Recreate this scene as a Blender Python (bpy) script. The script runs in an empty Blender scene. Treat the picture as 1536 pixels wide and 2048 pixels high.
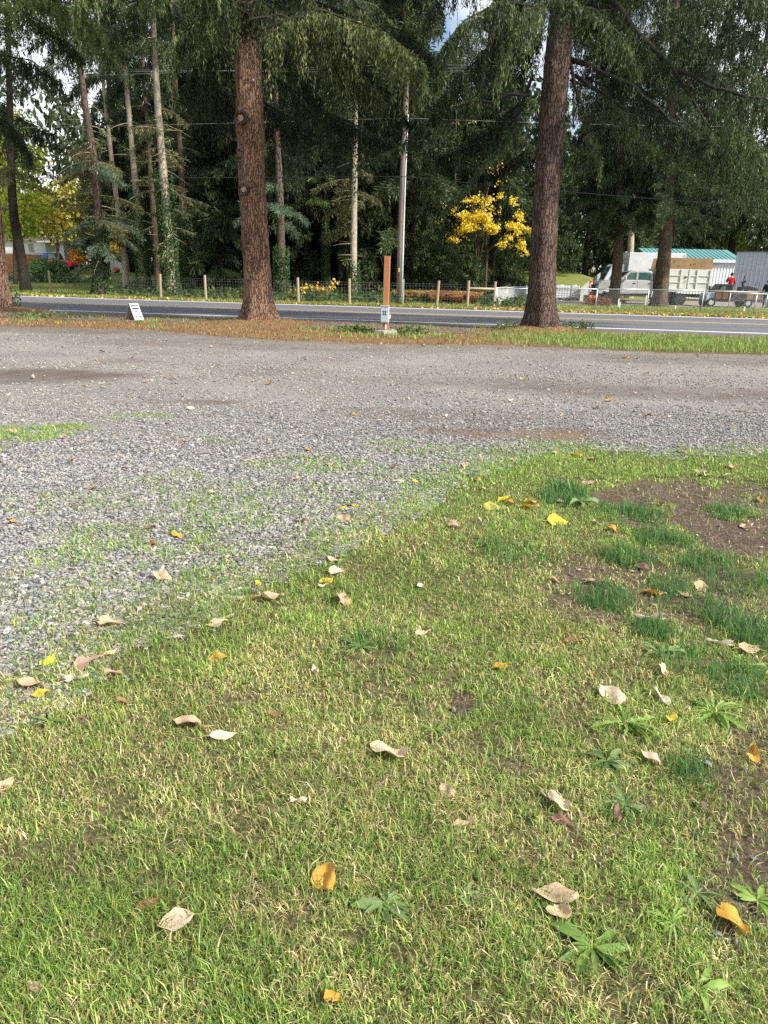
import bpy, bmesh, math, random
import numpy as np
from mathutils import Vector, Matrix

random.seed(7)
rng = np.random.default_rng(7)
sc = bpy.context.scene
C = sc.collection
R = math.radians

# ------------------------------------------------------------------ camera
F = 1420.0                       # focal length in photograph pixels (1536 x 2048)
PITCH = math.atan(474 / F)
ROLL = R(1.2)
CAMH = 1.6
fwd = np.array([0, math.cos(PITCH), -math.sin(PITCH)])
r0 = np.array([1.0, 0, 0]); u0 = np.array([0, math.sin(PITCH), math.cos(PITCH)])
up = u0 * math.cos(ROLL) - r0 * math.sin(ROLL)
rt = r0 * math.cos(ROLL) + u0 * math.sin(ROLL)
cam = bpy.data.cameras.new('camera')
co = bpy.data.objects.new('camera', cam); C.objects.link(co)
m = Matrix(((rt[0], up[0], -fwd[0], 0), (rt[1], up[1], -fwd[1], 0), (rt[2], up[2], -fwd[2], CAMH), (0, 0, 0, 1)))
co.matrix_world = m
cam.sensor_fit = 'VERTICAL'; cam.sensor_height = 36; cam.sensor_width = 27
cam.lens = 36 * F / 2048
cam.clip_start = 0.05; cam.clip_end = 2000
sc.camera = co

# ------------------------------------------------------------------ sky, sun, exposure
SUN = Vector((0.80, -0.42, 0.72)).normalized()
w = bpy.data.worlds.new('World'); sc.world = w; w.use_nodes = True
nt = w.node_tree; nt.nodes.clear()
sky = nt.nodes.new('ShaderNodeTexSky'); sky.sky_type = 'NISHITA'; sky.sun_disc = False
sky.sun_elevation = math.asin(SUN.z); sky.sun_rotation = math.atan2(SUN.x, SUN.y)
tc = nt.nodes.new('ShaderNodeTexCoord')
nz = nt.nodes.new('ShaderNodeTexNoise'); nz.inputs['Scale'].default_value = 3.2; nz.inputs['Detail'].default_value = 7
nt.links.new(tc.outputs['Generated'], nz.inputs['Vector'])
rp = nt.nodes.new('ShaderNodeValToRGB'); rp.color_ramp.elements[0].position = .46; rp.color_ramp.elements[1].position = .60
nt.links.new(nz.outputs['Fac'], rp.inputs['Fac'])
mx = nt.nodes.new('ShaderNodeMix'); mx.data_type = 'RGBA'
mx.inputs['B'].default_value = (8.6, 8.7, 8.9, 1)
nt.links.new(rp.outputs['Color'], mx.inputs['Factor']); nt.links.new(sky.outputs['Color'], mx.inputs['A'])
bg = nt.nodes.new('ShaderNodeBackground'); bg.inputs['Strength'].default_value = .10
nt.links.new(mx.outputs['Result'], bg.inputs['Color'])
wo = nt.nodes.new('ShaderNodeOutputWorld'); nt.links.new(bg.outputs['Background'], wo.inputs['Surface'])

sl = bpy.data.lights.new('sun', 'SUN'); sl.energy = 4.4; sl.angle = R(5); sl.color = (1, .95, .86)
so = bpy.data.objects.new('sun', sl); C.objects.link(so)
so.rotation_euler = (-SUN).to_track_quat('-Z', 'Y').to_euler()
vs = sc.view_settings
sc.display_settings.display_device = 'sRGB'
vs.view_transform = 'Standard'; vs.look = 'None'; vs.gamma = 1; vs.use_curve_mapping = False; vs.exposure = 0.85
sc.cycles.max_bounces = 6; sc.cycles.transparent_max_bounces = 4; sc.cycles.diffuse_bounces = 3
sc.cycles.glossy_bounces = 2; sc.cycles.transmission_bounces = 3
sc.cycles.use_adaptive_sampling = True; sc.cycles.adaptive_threshold = 0.015
sc.cycles.use_denoising = False

# ------------------------------------------------------------------ measuring helpers
def ray(px, py):
    return rt * ((px - 768) / F) + up * ((1024 - py) / F) + fwd
def gp(px, py, z=0.0):                         # where the sight line through a photo pixel meets height z
    d = ray(px, py); t = (z - CAMH) / d[2]
    return np.array([d[0] * t, d[1] * t, z])
def at(px, py, Y):                             # point of that sight line at distance Y
    d = ray(px, py); t = Y / d[1]
    return np.array([d[0] * t, Y, CAMH + d[2] * t])
def gpoly(pts): return np.array([gp(*p)[:2] for p in pts])

def _h(a, b, s):
    n = (a * 374761393 + b * 668265263 + s * 1442695041) & 0xffffffff
    n = ((n ^ (n >> 13)) * 1274126177) & 0xffffffff
    return ((n ^ (n >> 16)) & 0xffff) / 65535.0
def vn(x, y, s=0):
    x = np.asarray(x, float); y = np.asarray(y, float)
    xi = np.floor(x).astype(np.int64); yi = np.floor(y).astype(np.int64)
    fx = x - xi; fy = y - yi; fx = fx * fx * (3 - 2 * fx); fy = fy * fy * (3 - 2 * fy)
    a = _h(xi, yi, s); b = _h(xi + 1, yi, s); c = _h(xi, yi + 1, s); d = _h(xi + 1, yi + 1, s)
    return (a * (1 - fx) + b * fx) * (1 - fy) + (c * (1 - fx) + d * fx) * fy
def fbm(x, y, s=0, o=4):
    v = 0; a = .5; t = 0
    for i in range(o):
        v = v + a * vn(x, y, s + i); t += a; a *= .5; x = np.asarray(x) * 2.03 + 5.1; y = np.asarray(y) * 2.03 + 1.7
    return v / t
def sstep(a, b, x):
    t = np.clip((np.asarray(x, float) - a) / (b - a), 0, 1); return t * t * (3 - 2 * t)
def inpoly(x, y, P):
    ins = np.zeros(np.shape(x), bool); n = len(P)
    for i in range(n):
        x1, y1 = P[i]; x2, y2 = P[(i + 1) % n]
        if y1 == y2: continue
        c = ((y1 > y) != (y2 > y)) & (x < (x2 - x1) * (y - y1) / (y2 - y1) + x1)
        ins ^= c
    return ins
def ell(x, y, L):                              # soft union of ellipses given in photo pixels (cx, cy, rx, ry, weight)
    v = np.zeros(np.shape(x)); wx = .32 * (fbm(x * 3.1, y * 3.1, 27, 3) - .5) * np.minimum(1, np.abs(y) / 5); x = x + wx; y = y + wx * .8
    for cx, cy, rx, ry, wt in L:
        c = gp(cx, cy); ex = abs(gp(cx + rx, cy)[0] - c[0]); ey = abs(gp(cx, cy - ry)[1] - gp(cx, cy + ry)[1]) / 2
        d = ((x - c[0]) / ex) ** 2 + ((y - c[1]) / ey) ** 2
        v = np.maximum(v, wt * np.clip(1.6 - d, 0, 1))
    return v

# ------------------------------------------------------------------ where things grow on the ground
P_LAWN = np.vstack([gpoly([(-330, 1560), (-120, 1400), (0, 1350), (110, 1300), (200, 1240), (300, 1185), (420, 1125), (560, 1080),
                           (680, 1035), (760, 985), (800, 955), (900, 925), (1000, 897), (1100, 893), (1300, 895), (1536, 897), (2000, 905), (2700, 925)]),
                    [[14, 3], [14, -4], [-8, -4]]])
P_STRIP = gpoly([(-500, 895), (-200, 868), (0, 855), (130, 851), (222, 848), (232, 856), (130, 880), (60, 890), (0, 905), (-250, 935), (-600, 965)])
P_BARE = gpoly([(1195, 985), (1300, 958), (1400, 950), (1536, 962), (1800, 985), (2000, 1040), (1800, 1115), (1536, 1108), (1400, 1095), (1290, 1060), (1215, 1015)])
# the driveway's far edge (needles and verge start there)
EDGE_X = np.array([gp(p, q)[0] for p, q in ((-600, 628), (0, 652), (300, 660), (560, 682), (760, 688), (1000, 690), (1150, 697), (1330, 707), (1536, 712), (2100, 725))])
EDGE_Y = np.array([gp(p, q)[1] for p, q in ((-600, 628), (0, 652), (300, 660), (560, 682), (760, 688), (1000, 690), (1150, 697), (1330, 707), (1536, 712), (2100, 725))])
THIN = [(150, 1115, 100, 55, .9), (330, 1075, 200, 36, .9), (390, 965, 120, 28, .6), (620, 932, 110, 18, .8), (780, 887, 45, 6, .9), (310, 833, 36, 6, .9),
        (470, 1020, 150, 30, .8), (600, 990, 150, 24, .55), (120, 1010, 110, 24, .3), (250, 1000, 120, 24, .4), (60, 1160, 110, 50, .45), (110, 1255, 110, 36, .75),
        (240, 1190, 120, 36, .8), (430, 885, 40, 6, .5), (880, 905, 120, 11, .6), (720, 950, 80, 14, .6), (560, 1060, 150, 22, .8), (230, 838, 18, 6, .8), (30, 1290, 60, 30, .4), (420, 1120, 150, 30, .8)]
BARE2 = [(1330, 1180, 230, 80, .8), (1480, 1850, 90, 120, .8), (1500, 1560, 80, 80, .7), (1230, 1400, 80, 60, .35), (1165, 1160, 50, 28, 1), (1150, 1215, 60, 26, .8), (1290, 1190, 40, 18, .7), (930, 1405, 28, 26, 1), (1510, 1740, 70, 110, .9), (1430, 1660, 60, 70, .7),
         (1270, 1570, 60, 35, .6), (1480, 1450, 60, 50, .6), (1300, 1235, 50, 20, .8), (140, 1735, 90, 55, .5), (1330, 2010, 50, 60, .5), (130, 1340, 50, 16, .7), (860, 1240, 40, 16, .5),
         (700, 1330, 60, 24, .4), (490, 1390, 60, 24, .4), (1010, 1500, 70, 60, .35), (1000, 1040, 30, 8, .5), (910, 1000, 40, 10, .4), (1190, 1340, 40, 20, .5)]
LUSH = [(1130, 985, 50, 18, 1), (1250, 1030, 60, 22, 1), (1325, 1082, 44, 24, 1), (1430, 1135, 60, 22, 1), (1260, 1120, 50, 20, 1), (1200, 1200, 50, 30, 1), (1290, 1262, 38, 24, 1), (1385, 1215, 60, 28, 1),
        (1480, 1170, 60, 26, 1), (1460, 1250, 60, 28, 1), (1455, 1025, 50, 14, 1), (1490, 1365, 70, 36, .7), (1370, 1330, 60, 26, .6), (1040, 1110, 80, 30, .35), (760, 1290, 60, 20, .5), (1500, 1290, 50, 24, .9), (1400, 1540, 50, 32, .5), (1260, 1640, 60, 26, .4), (1340, 1170, 40, 18, 1)]
TREE_L = gp(520, 645); TREE_R = gp(1080, 662); TREE_E = gp(-12, 620)

def m_lawn(x, y):
    j = .8 * (fbm(x * 1.1, y * 1.1, 3) - .5) + .4 * (fbm(x * 5, y * 5, 4, 2) - .5)
    return inpoly(x + j, y + j * 1.2, P_LAWN)
def m_strip(x, y):
    j = .5 * (fbm(x * 1.3, y * 1.3, 13) - .5)
    return inpoly(x + j, y + j, P_STRIP)
def m_bare(x, y):
    j = 1.1 * (fbm(x * 2.2, y * 2.2, 23) - .5) + .5 * (fbm(x * 8, y * 8, 24, 2) - .5)
    return np.maximum(inpoly(x + j, y + j * .8, P_BARE) * (.55 + .45 * sstep(.36, .5, fbm(x * 3, y * 3, 25, 3))), ell(x, y, BARE2) * sstep(.3, .6, fbm(x * 4, y * 4, 29) + .12))
def drive_far(x, y):                                   # > 0 beyond the driveway's far edge
    return y + .5 * (fbm(x * .5, y * .5, 31) - .5) + .25 * (fbm(x * 3, y * 3, 32) - .5) - np.interp(x, EDGE_X, EDGE_Y)
def gz(x, y):
    x = np.asarray(x, float); y = np.asarray(y, float)
    near = 1 - sstep(7, 11, y)
    z = near * (.05 * (fbm(x * .9, y * .9, 41) - .5) + .02 * (fbm(x * 4, y * 4, 42, 2) - .5))
    z = z - .03 * m_barez(x, y)
    for t, hh, s in ((TREE_L, .16, 1.2), (TREE_R, .22, 1.15), (TREE_E, .18, 1.3)):
        z = z + hh * np.exp(-(((x - t[0]) / s) ** 2 + ((y - t[1]) / s) ** 2))
    z = z + 3.2 * sstep(62, 105, y) * sstep(12, 16, x) * (1 - sstep(22, 30, x))
    z = z + 1.3 * sstep(57, 75, y) * (1 - sstep(-24, -14, x))
    return z
def m_barez(x, y): return inpoly(x, y, P_BARE) * 1.0

# ------------------------------------------------------------------ mesh helpers
def lk(o, parent=None, local=True):
    C.objects.link(o)
    if parent is not None: o.parent = parent
    return o
def tag(o, label=None, cat=None, group=None, kind=None):
    for k, v in (('label', label), ('category', cat), ('group', group), ('kind', kind)):
        if v: o[k] = v
    return o
def empty(name, loc, label=None, cat=None, group=None, rz=0):
    o = bpy.data.objects.new(name, None); o.location = tuple(loc); o.rotation_euler = (0, 0, rz); o.empty_display_size = .2
    C.objects.link(o); return tag(o, label, cat, group)
def copy_tree(o):
    c = o.copy(); C.objects.link(c)
    for ch in o.children:
        d = ch.copy(); C.objects.link(d); d.parent = c
        for g in ch.children:
            e = g.copy(); C.objects.link(e); e.parent = d
    return c
def origin(p):
    v = Vector((0, 0, 0))
    while p is not None: v = v + p.location; p = p.parent
    return np.array(v)
def np_obj(name, V, polys, mat, parent=None, col=None, smooth=False, local=False):
    """V (n,3); polys: list of (m,k) index arrays; world coordinates unless local."""
    V = np.asarray(V, float)
    if parent is not None and not local: V = V - origin(parent)
    me = bpy.data.meshes.new(name)
    me.vertices.add(len(V)); me.vertices.foreach_set('co', V.astype(np.float32).ravel())
    idx = np.concatenate([p.ravel() for p in polys]).astype(np.int32)
    tot = np.concatenate([np.full(len(p), p.shape[1]) for p in polys])
    st = np.concatenate([[0], np.cumsum(tot)[:-1]]).astype(np.int32)
    me.loops.add(len(idx)); me.loops.foreach_set('vertex_index', idx)
    me.polygons.add(len(tot)); me.polygons.foreach_set('loop_start', st)
    me.update(calc_edges=True)
    me.polygons.foreach_set('use_smooth', np.full(len(tot), bool(smooth)))
    if col is not None:
        a = me.color_attributes.new('col', 'FLOAT_COLOR', 'POINT')
        c4 = np.ones((len(V), 4), np.float32); c4[:, :3] = col[:, :3]
        if col.shape[1] == 4: c4[:, 3] = col[:, 3]
        a.data.foreach_set('color', c4.ravel())
    if mat: me.materials.append(mat)
    o = bpy.data.objects.new(name, me); lk(o, parent)
    return o

class MB:
    """collects simple solids and links them as one mesh object"""
    def __init__(s): s.v = []; s.f = []
    def add(s, V, Fc):
        b = len(s.v); s.v += [tuple(p) for p in V]; s.f += [tuple(i + b for i in q) for q in Fc]; return s
    def box(s, x0, x1, y0, y1, z0, z1):
        V = [(x, y, z) for z in (z0, z1) for y in (y0, y1) for x in (x0, x1)]
        return s.add(V, [(0, 2, 3, 1), (4, 5, 7, 6), (0, 1, 5, 4), (2, 6, 7, 3), (0, 4, 6, 2), (1, 3, 7, 5)])
    def bar(s, a, b, w, h=None):               # square bar from a to b
        return s.tube([a, b], [w / 2 * 1.41, w / 2 * 1.41], 4, ph=math.pi / 4)
    def tube(s, pts, rad, n=6, ph=0, cap=True):
        pts = [np.asarray(p, float) for p in pts]; V = []; Fc = []
        if not hasattr(rad, '__len__'): rad = [rad] * len(pts)
        ref = np.array([0, 0, 1.0])
        d0 = pts[-1] - pts[0]
        if abs(d0[2]) > .8 * np.linalg.norm(d0): ref = np.array([1.0, 0, 0])
        for i, p in enumerate(pts):
            d = pts[min(i + 1, len(pts) - 1)] - pts[max(i - 1, 0)]; d = d / (np.linalg.norm(d) + 1e-9)
            a = np.cross(d, ref); a /= np.linalg.norm(a) + 1e-9; b = np.cross(a, d)
            for k in range(n):
                t = 2 * math.pi * k / n + ph; V.append(p + (a * math.cos(t) + b * math.sin(t)) * rad[i])
        for i in range(len(pts) - 1):
            for k in range(n):
                k2 = (k + 1) % n; Fc.append((i * n + k, i * n + k2, (i + 1) * n + k2, (i + 1) * n + k))
        if cap: Fc.append(tuple(range(n - 1, -1, -1))); Fc.append(tuple((len(pts) - 1) * n + k for k in range(n)))
        return s.add(V, Fc)
    def prism(s, prof, y0, y1):                 # outline in x,z pushed along y
        n = len(prof); V = [(p[0], y0, p[1]) for p in prof] + [(p[0], y1, p[1]) for p in prof]
        Fc = [tuple(range(n)), tuple(range(2 * n - 1, n - 1, -1))] + [(k, n + k, n + (k + 1) % n, (k + 1) % n) for k in range(n)]
        return s.add(V, Fc)
    def quad(s, a, b, c, d): return s.add([a, b, c, d], [(0, 1, 2, 3)])
    def build(s, name, mat, parent=None, local=True, smooth=False, bevel=0, seg=2):
        V = np.array(s.v)
        if parent is not None and not local: V = V - origin(parent)
        me = bpy.data.meshes.new(name); me.from_pydata([tuple(p) for p in V], [], s.f); me.update()
        b = bmesh.new(); b.from_mesh(me); bmesh.ops.recalc_face_normals(b, faces=b.faces)
        if bevel: bmesh.ops.bevel(b, geom=[e for e in b.edges if len(e.link_faces) == 2 and e.calc_face_angle(0) > .5], offset=bevel, segments=seg, affect='EDGES', profile=.5)
        b.to_mesh(me); b.free()
        if smooth: me.polygons.foreach_set('use_smooth', np.full(len(me.polygons), True))
        if mat: me.materials.append(mat)
        o = bpy.data.objects.new(name, me); lk(o, parent); return o

# ------------------------------------------------------------------ materials
def nm(name):
    mt = bpy.data.materials.new(name); mt.use_nodes = True; n = mt.node_tree
    return mt, n, n.nodes['Principled BSDF'], n.links.new
def noise(n, scale, detail=4, coord='Object', stretch=None, rough=.6):
    t = n.nodes.new('ShaderNodeTexCoord'); x = n.nodes.new('ShaderNodeTexNoise')
    x.inputs['Scale'].default_value = scale; x.inputs['Detail'].default_value = detail; x.inputs['Roughness'].default_value = rough
    src = t.outputs[coord]
    if stretch:
        mp = n.nodes.new('ShaderNodeMapping'); mp.inputs['Scale'].default_value = stretch; n.links.new(src, mp.inputs['Vector']); src = mp.outputs['Vector']
    n.links.new(src, x.inputs['Vector']); return x
def ramp(n, src, stops):
    r = n.nodes.new('ShaderNodeValToRGB'); e = r.color_ramp.elements
    while len(e) < len(stops): e.new(.5)
    for i, (p, c) in enumerate(stops): e[i].position = p; e[i].color = (*c, 1) if len(c) == 3 else c
    n.links.new(src, r.inputs['Fac']); return r
def bump(n, bs, src, st, dist=.02):
    b = n.nodes.new('ShaderNodeBump'); b.inputs['Strength'].default_value = st; b.inputs['Distance'].default_value = dist
    n.links.new(src, b.inputs['Height']); n.links.new(b.outputs['Normal'], bs.inputs['Normal']); return b
def mixc(n, fac, a, b, mode='MIX'):
    x = n.nodes.new('ShaderNodeMix'); x.data_type = 'RGBA'; x.blend_type = mode
    for s, k in ((fac, 'Factor'), (a, 'A'), (b, 'B')):
        if isinstance(s, (int, float)): x.inputs[k].default_value = s
        elif isinstance(s, tuple): x.inputs[k].default_value = (*s, 1)
        else: n.links.new(s, x.inputs[k])
    return x.outputs['Result']
def pm(name, c1, c2=None, scale=20, rough=.7, metal=0, bmp=0, stretch=None, spec=.4, detail=5, dist=.01, lo=.35, hi=.65):
    mt, n, b, L = nm(name)
    c2 = c2 or tuple(v * .75 for v in c1)
    x = noise(n, scale, detail, stretch=stretch)
    L(ramp(n, x.outputs['Fac'], [(lo, c2), (hi, c1)]).outputs['Color'], b.inputs['Base Color'])
    b.inputs['Roughness'].default_value = rough; b.inputs['Metallic'].default_value = metal
    b.inputs['Specular IOR Level'].default_value = spec
    if bmp: bump(n, b, x.outputs['Fac'], bmp, dist)
    return mt
def attr_mat(name, trans=.25, rough=.6, nscale=0, namt=.3, spec=.25):
    mt, n, b, L = nm(name)
    a = n.nodes.new('ShaderNodeAttribute'); a.attribute_name = 'col'; c = a.outputs['Color']
    if nscale:
        x = noise(n, nscale, 3); r = ramp(n, x.outputs['Fac'], [(.3, (1 - namt,) * 3), (.7, (1 + namt,) * 3)])
        c = mixc(n, 1.0, c, r.outputs['Color'], 'MULTIPLY')
    L(c, b.inputs['Base Color']); b.inputs['Roughness'].default_value = rough; b.inputs['Specular IOR Level'].default_value = spec
    if trans:
        t = n.nodes.new('ShaderNodeBsdfTranslucent'); L(c, t.inputs['Color'])
        s = n.nodes.new('ShaderNodeMixShader'); s.inputs['Fac'].default_value = trans
        L(b.outputs['BSDF'], s.inputs[1]); L(t.outputs['BSDF'], s.inputs[2]); L(s.outputs['Shader'], n.nodes['Material Output'].inputs['Surface'])
    return mt
def bark(name, light, mid, dark, sc_=9, st=(1, 1, .16), bmp=1.0, lichen=None):
    mt, n, b, L = nm(name)
    x = noise(n, sc_, 6, stretch=st, rough=.65)
    t = n.nodes.new('ShaderNodeTexCoord'); mp = n.nodes.new('ShaderNodeMapping'); mp.inputs['Scale'].default_value = (1, 1, .13)
    L(t.outputs['Object'], mp.inputs['Vector'])
    ds = noise(n, 4, 3); av = n.nodes.new('ShaderNodeMixRGB'); av.blend_type = 'ADD'; av.inputs['Fac'].default_value = .16
    L(mp.outputs['Vector'], av.inputs['Color1']); L(ds.outputs['Color'], av.inputs['Color2'])
    v = n.nodes.new('ShaderNodeTexVoronoi'); v.feature = 'DISTANCE_TO_EDGE'; v.inputs['Scale'].default_value = sc_ * 1.75
    L(av.outputs['Color'], v.inputs['Vector'])
    pl = ramp(n, v.outputs['Distance'], [(.0, (0, 0, 0)), (.05, (.35, .35, .35)), (.16, (1, 1, 1))])
    c = ramp(n, x.outputs['Fac'], [(.3, mid), (.68, light)]).outputs['Color']
    big = noise(n, .9, 3)
    c = mixc(n, ramp(n, big.outputs['Fac'], [(.35, (0, 0, 0)), (.7, (1, 1, 1))]).outputs['Color'], c, tuple(v_ * .8 for v_ in mid))
    c = mixc(n, pl.outputs['Color'], dark, c)
    if lichen:
        q = noise(n, 26, 5); c = mixc(n, ramp(n, q.outputs['Fac'], [(.6, (0, 0, 0)), (.7, (.8, .8, .8))]).outputs['Color'], c, lichen)
    L(c, b.inputs['Base Color']); b.inputs['Roughness'].default_value = .9; b.inputs['Specular IOR Level'].default_value = .15
    hgt = n.nodes.new('ShaderNodeMath'); hgt.operation = 'MULTIPLY_ADD'; hgt.inputs[1].default_value = .6
    L(x.outputs['Fac'], hgt.inputs[0]); L(pl.outputs['Color'], hgt.inputs[2])
    bump(n, b, hgt.outputs[0], bmp, .03)
    return mt
M = {}
M['bark_red'] = bark('bark_red_brown', (.37, .23, .16), (.235, .138, .092), (.046, .028, .021))
M['bark_dark'] = bark('bark_dark_brown', (.21, .145, .115), (.115, .08, .066), (.022, .016, .014))
M['bark_edge'] = bark('bark_brown', (.48, .31, .22), (.32, .19, .135), (.06, .035, .025))
M['bark_pale'] = bark('bark_pale_grey', (.64, .57, .44), (.5, .43, .32), (.2, .16, .12), 14, (1, 1, .35), .6, lichen=(.42, .42, .3))
M['bark_mid'] = bark('bark_grey_brown', (.24, .18, .13), (.15, .11, .085), (.05, .038, .03), 11)
M['bark_black'] = bark('bark_blackish', (.07, .055, .04), (.045, .035, .026), (.015, .012, .01), 11)
M['limb'] = pm('dark_limb_bark', (.035, .028, .024), (.014, .012, .01), 22, .95, bmp=.8, dist=.03)
M['twig'] = pm('lichen_twig_bark', (.3, .27, .16), (.16, .13, .085), 9, .9)
M['needles'] = attr_mat('conifer_needles', .3, .5)
M['leaves'] = attr_mat('broad_leaves', .35, .5)
M['blades'] = attr_mat('grass_blades', .35, .5)
M['stone'] = attr_mat('gravel_stone', 0, .75, 60, .3, .35)
M['fallen'] = attr_mat('fallen_leaf_tissue', .2, .6, 0, .3)


# ================================================================== THE GROUND
def ground_grid(nx, ny, y0, y1, ux):
    g = np.linspace(0, 1, ny); ys = y0 + (np.exp(g * math.log((y1 + 3 - y0) / 3 + 0.0)) - 1) * 3
    us = np.sign(np.linspace(-1, 1, nx)) * np.abs(np.linspace(-1, 1, nx)) ** 1.25 * ux
    Y, U = np.meshgrid(ys, us, indexing='ij')
    X = U * (np.abs(Y) + 2.5)
    return X, Y
def grid_faces(ny, nx):
    i = np.arange(ny * nx).reshape(ny, nx)
    return np.stack([i[:-1, :-1], i[:-1, 1:], i[1:, 1:], i[1:, :-1]], -1).reshape(-1, 4)
NX, NY = 330, 420
GX, GY = ground_grid(NX, NY, -3, 420, 1.9)
gx, gy = GX.ravel(), GY.ravel()
gzv = gz(gx, gy)
lawn = m_lawn(gx, gy) * 1.0; strip = m_strip(gx, gy) * 1.0; bare = m_bare(gx, gy)
far = drive_far(gx, gy)
needle = sstep(-.6, .8, far) * (1 - sstep(12, 16, far))
# road: traced lines unprojected to the ground and run on straight
nA, nB = gp(115, 621.5)[:2], gp(1536, 668)[:2]
fA, fB = gp(40, 593)[:2], gp(1536, 639.5)[:2]
yA, yB = (gp(40, 604.3)[:2], gp(1536, 650)[:2])
def line_y(P, Q, x): return P[1] + (Q[1] - P[1]) * (x - P[0]) / (Q[0] - P[0])
back = gy - line_y(fA, fB, gx)                          # > 0 beyond the road
needle = needle * (1 - sstep(-2, 0, back))
green_right = sstep(1.8, 5.0, gx) * needle                # grass verge on the right replaces the needle litter
nmask = needle * (1 - .9 * sstep(2.6, 6.0, gx + 1.2 * (fbm(gx, gy, 51) - .5)))
for tpos in (TREE_R,):
    nmask = np.maximum(nmask, np.exp(-(((gx - tpos[0]) / 1.9) ** 2 + ((gy - tpos[1]) / 1.7) ** 2) ** 2))
grassy = np.clip(np.maximum(lawn, strip) * (1 - .85 * bare) + needle * sstep(2.6, 5.5, gx) * .9 + sstep(.3, 1.5, back) * .9, 0, 1)
col = np.stack([grassy, nmask, bare, sstep(0, 3, back)], 1)
mt, n, b, L = nm('ground_soil')
a = n.nodes.new('ShaderNodeAttribute'); a.attribute_name = 'col'
sp = n.nodes.new('ShaderNodeSeparateColor'); L(a.outputs['Color'], sp.inputs['Color'])
n1 = noise(n, 40, 8, rough=.7); n2 = noise(n, 2.2, 5); n3 = noise(n, 160, 3)
n5 = noise(n, 7, 6)
soil = ramp(n, n1.outputs['Fac'], [(.3, (.05, .034, .027)), (.48, (.12, .082, .066)), (.6, (.2, .15, .12)), (.72, (.34, .27, .22))]).outputs['Color']
soil = mixc(n, ramp(n, n5.outputs['Fac'], [(.42, (0, 0, 0)), (.62, (.75, .75, .75))]).outputs['Color'], soil, (.085, .055, .045))
thatch = ramp(n, n1.outputs['Fac'], [(.3, (.04, .038, .018)), (.5, (.12, .105, .05)), (.7, (.3, .25, .14))]).outputs['Color']
farg = ramp(n, n2.outputs['Fac'], [(.3, (.10, .15, .035)), (.55, (.2, .23, .055)), (.7, (.3, .24, .08))]).outputs['Color']
needles = ramp(n, n1.outputs['Fac'], [(.3, (.07, .045, .028)), (.48, (.22, .12, .055)), (.68, (.42, .26, .12))]).outputs['Color']
patch = ramp(n, n2.outputs['Fac'], [(.42, (0, 0, 0)), (.62, (1, 1, 1))]).outputs['Color']
needles = mixc(n, patch, needles, (.2, .13, .07))
cc = mixc(n, sp.outputs['Red'], soil, mixc(n, a.outputs['Alpha'], thatch, farg))
cc = mixc(n, sp.outputs['Green'], cc, needles)
L(cc, b.inputs['Base Color']); b.inputs['Roughness'].default_value = .95; b.inputs['Specular IOR Level'].default_value = .1
bump(n, b, n1.outputs['Fac'], .9, .025)
M['ground'] = mt
tag(np_obj('ground', np.stack([gx, gy, gzv], 1), [grid_faces(NY, NX)], M['ground'], col=col, smooth=True), kind='structure')

# ---- gravel driveway: its own sheet over the ground
inner = m_lawn(gx - .4, gy + .35)
gravel = (far < .25) & ~inner & (gy > 2.0)
fc = grid_faces(NY, NX); keep = gravel[fc].all(1); fc = fc[keep]
DIRT = [(90, 752, 190, 15, 1), (400, 806, 70, 6, .9), (300, 806, 40, 5, .7), (960, 765, 260, 9, .55), (1330, 785, 330, 14, .75), (1010, 842, 130, 12, .45), (1020, 868, 190, 13, .9), (900, 835, 220, 9, .6),
        (250, 722, 60, 6, .5), (1000, 690, 700, 8, .5), (300, 662, 500, 9, .8), (560, 745, 120, 8, .4), (1400, 720, 300, 10, .5), (800, 824, 130, 7, .6), (560, 690, 400, 10, .5)]
dirt = ell(gx, gy, DIRT) * np.clip(.55 + .9 * (fbm(gx * 3, gy * 3, 61) - .35), 0, 1)
orange = sstep(-.9, .4, far) * .7 + ell(gx, gy, [(1050, 872, 150, 6, .9)]) * .8
lush_ = ell(gx, gy, THIN)
fine = sstep(7.5, 9.5, gy + 1.5 * (fbm(gx * .8, gy * .8, 62) - .5) - .25 * gx)   # coarse stone near, crushed fines on the track
used = np.unique(fc); remap = np.full(NX * NY, -1); remap[used] = np.arange(len(used))
mt, n, b, L = nm('gravel_sheet')
a = n.nodes.new('ShaderNodeAttribute'); a.attribute_name = 'col'
sp = n.nodes.new('ShaderNodeSeparateColor'); L(a.outputs['Color'], sp.inputs['Color'])
def cells(scale):
    t = n.nodes.new('ShaderNodeTexCoord')
    v = n.nodes.new('ShaderNodeTexVoronoi'); v.inputs['Scale'].default_value = scale; L(t.outputs['Object'], v.inputs['Vector'])
    e = n.nodes.new('ShaderNodeTexVoronoi'); e.feature = 'DISTANCE_TO_EDGE'; e.inputs['Scale'].default_value = scale; L(t.outputs['Object'], e.inputs['Vector'])
    s_ = n.nodes.new('ShaderNodeSeparateColor'); L(v.outputs['Color'], s_.inputs['Color'])
    c = ramp(n, s_.outputs['Red'], [(.0, (.075, .075, .08)), (.3, (.17, .17, .175)), (.6, (.28, .275, .265)), (.85, (.42, .40, .37)), (1, (.6, .57, .52))]).outputs['Color']
    w_ = ramp(n, s_.outputs['Green'], [(.0, (1, 1, 1)), (.7, (1, 1, 1)), (.85, (1.12, .95, .8))]).outputs['Color']
    c = mixc(n, 1.0, c, w_, 'MULTIPLY')
    g = ramp(n, e.outputs['Distance'], [(0, (.25, .24, .22)), (.10, (1, 1, 1))]).outputs['Color']
    return mixc(n, 1.0, c, g, 'MULTIPLY'), e.outputs['Distance'], g
ca, ha, ga = cells(38); cb, hb, gb = cells(62)
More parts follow.
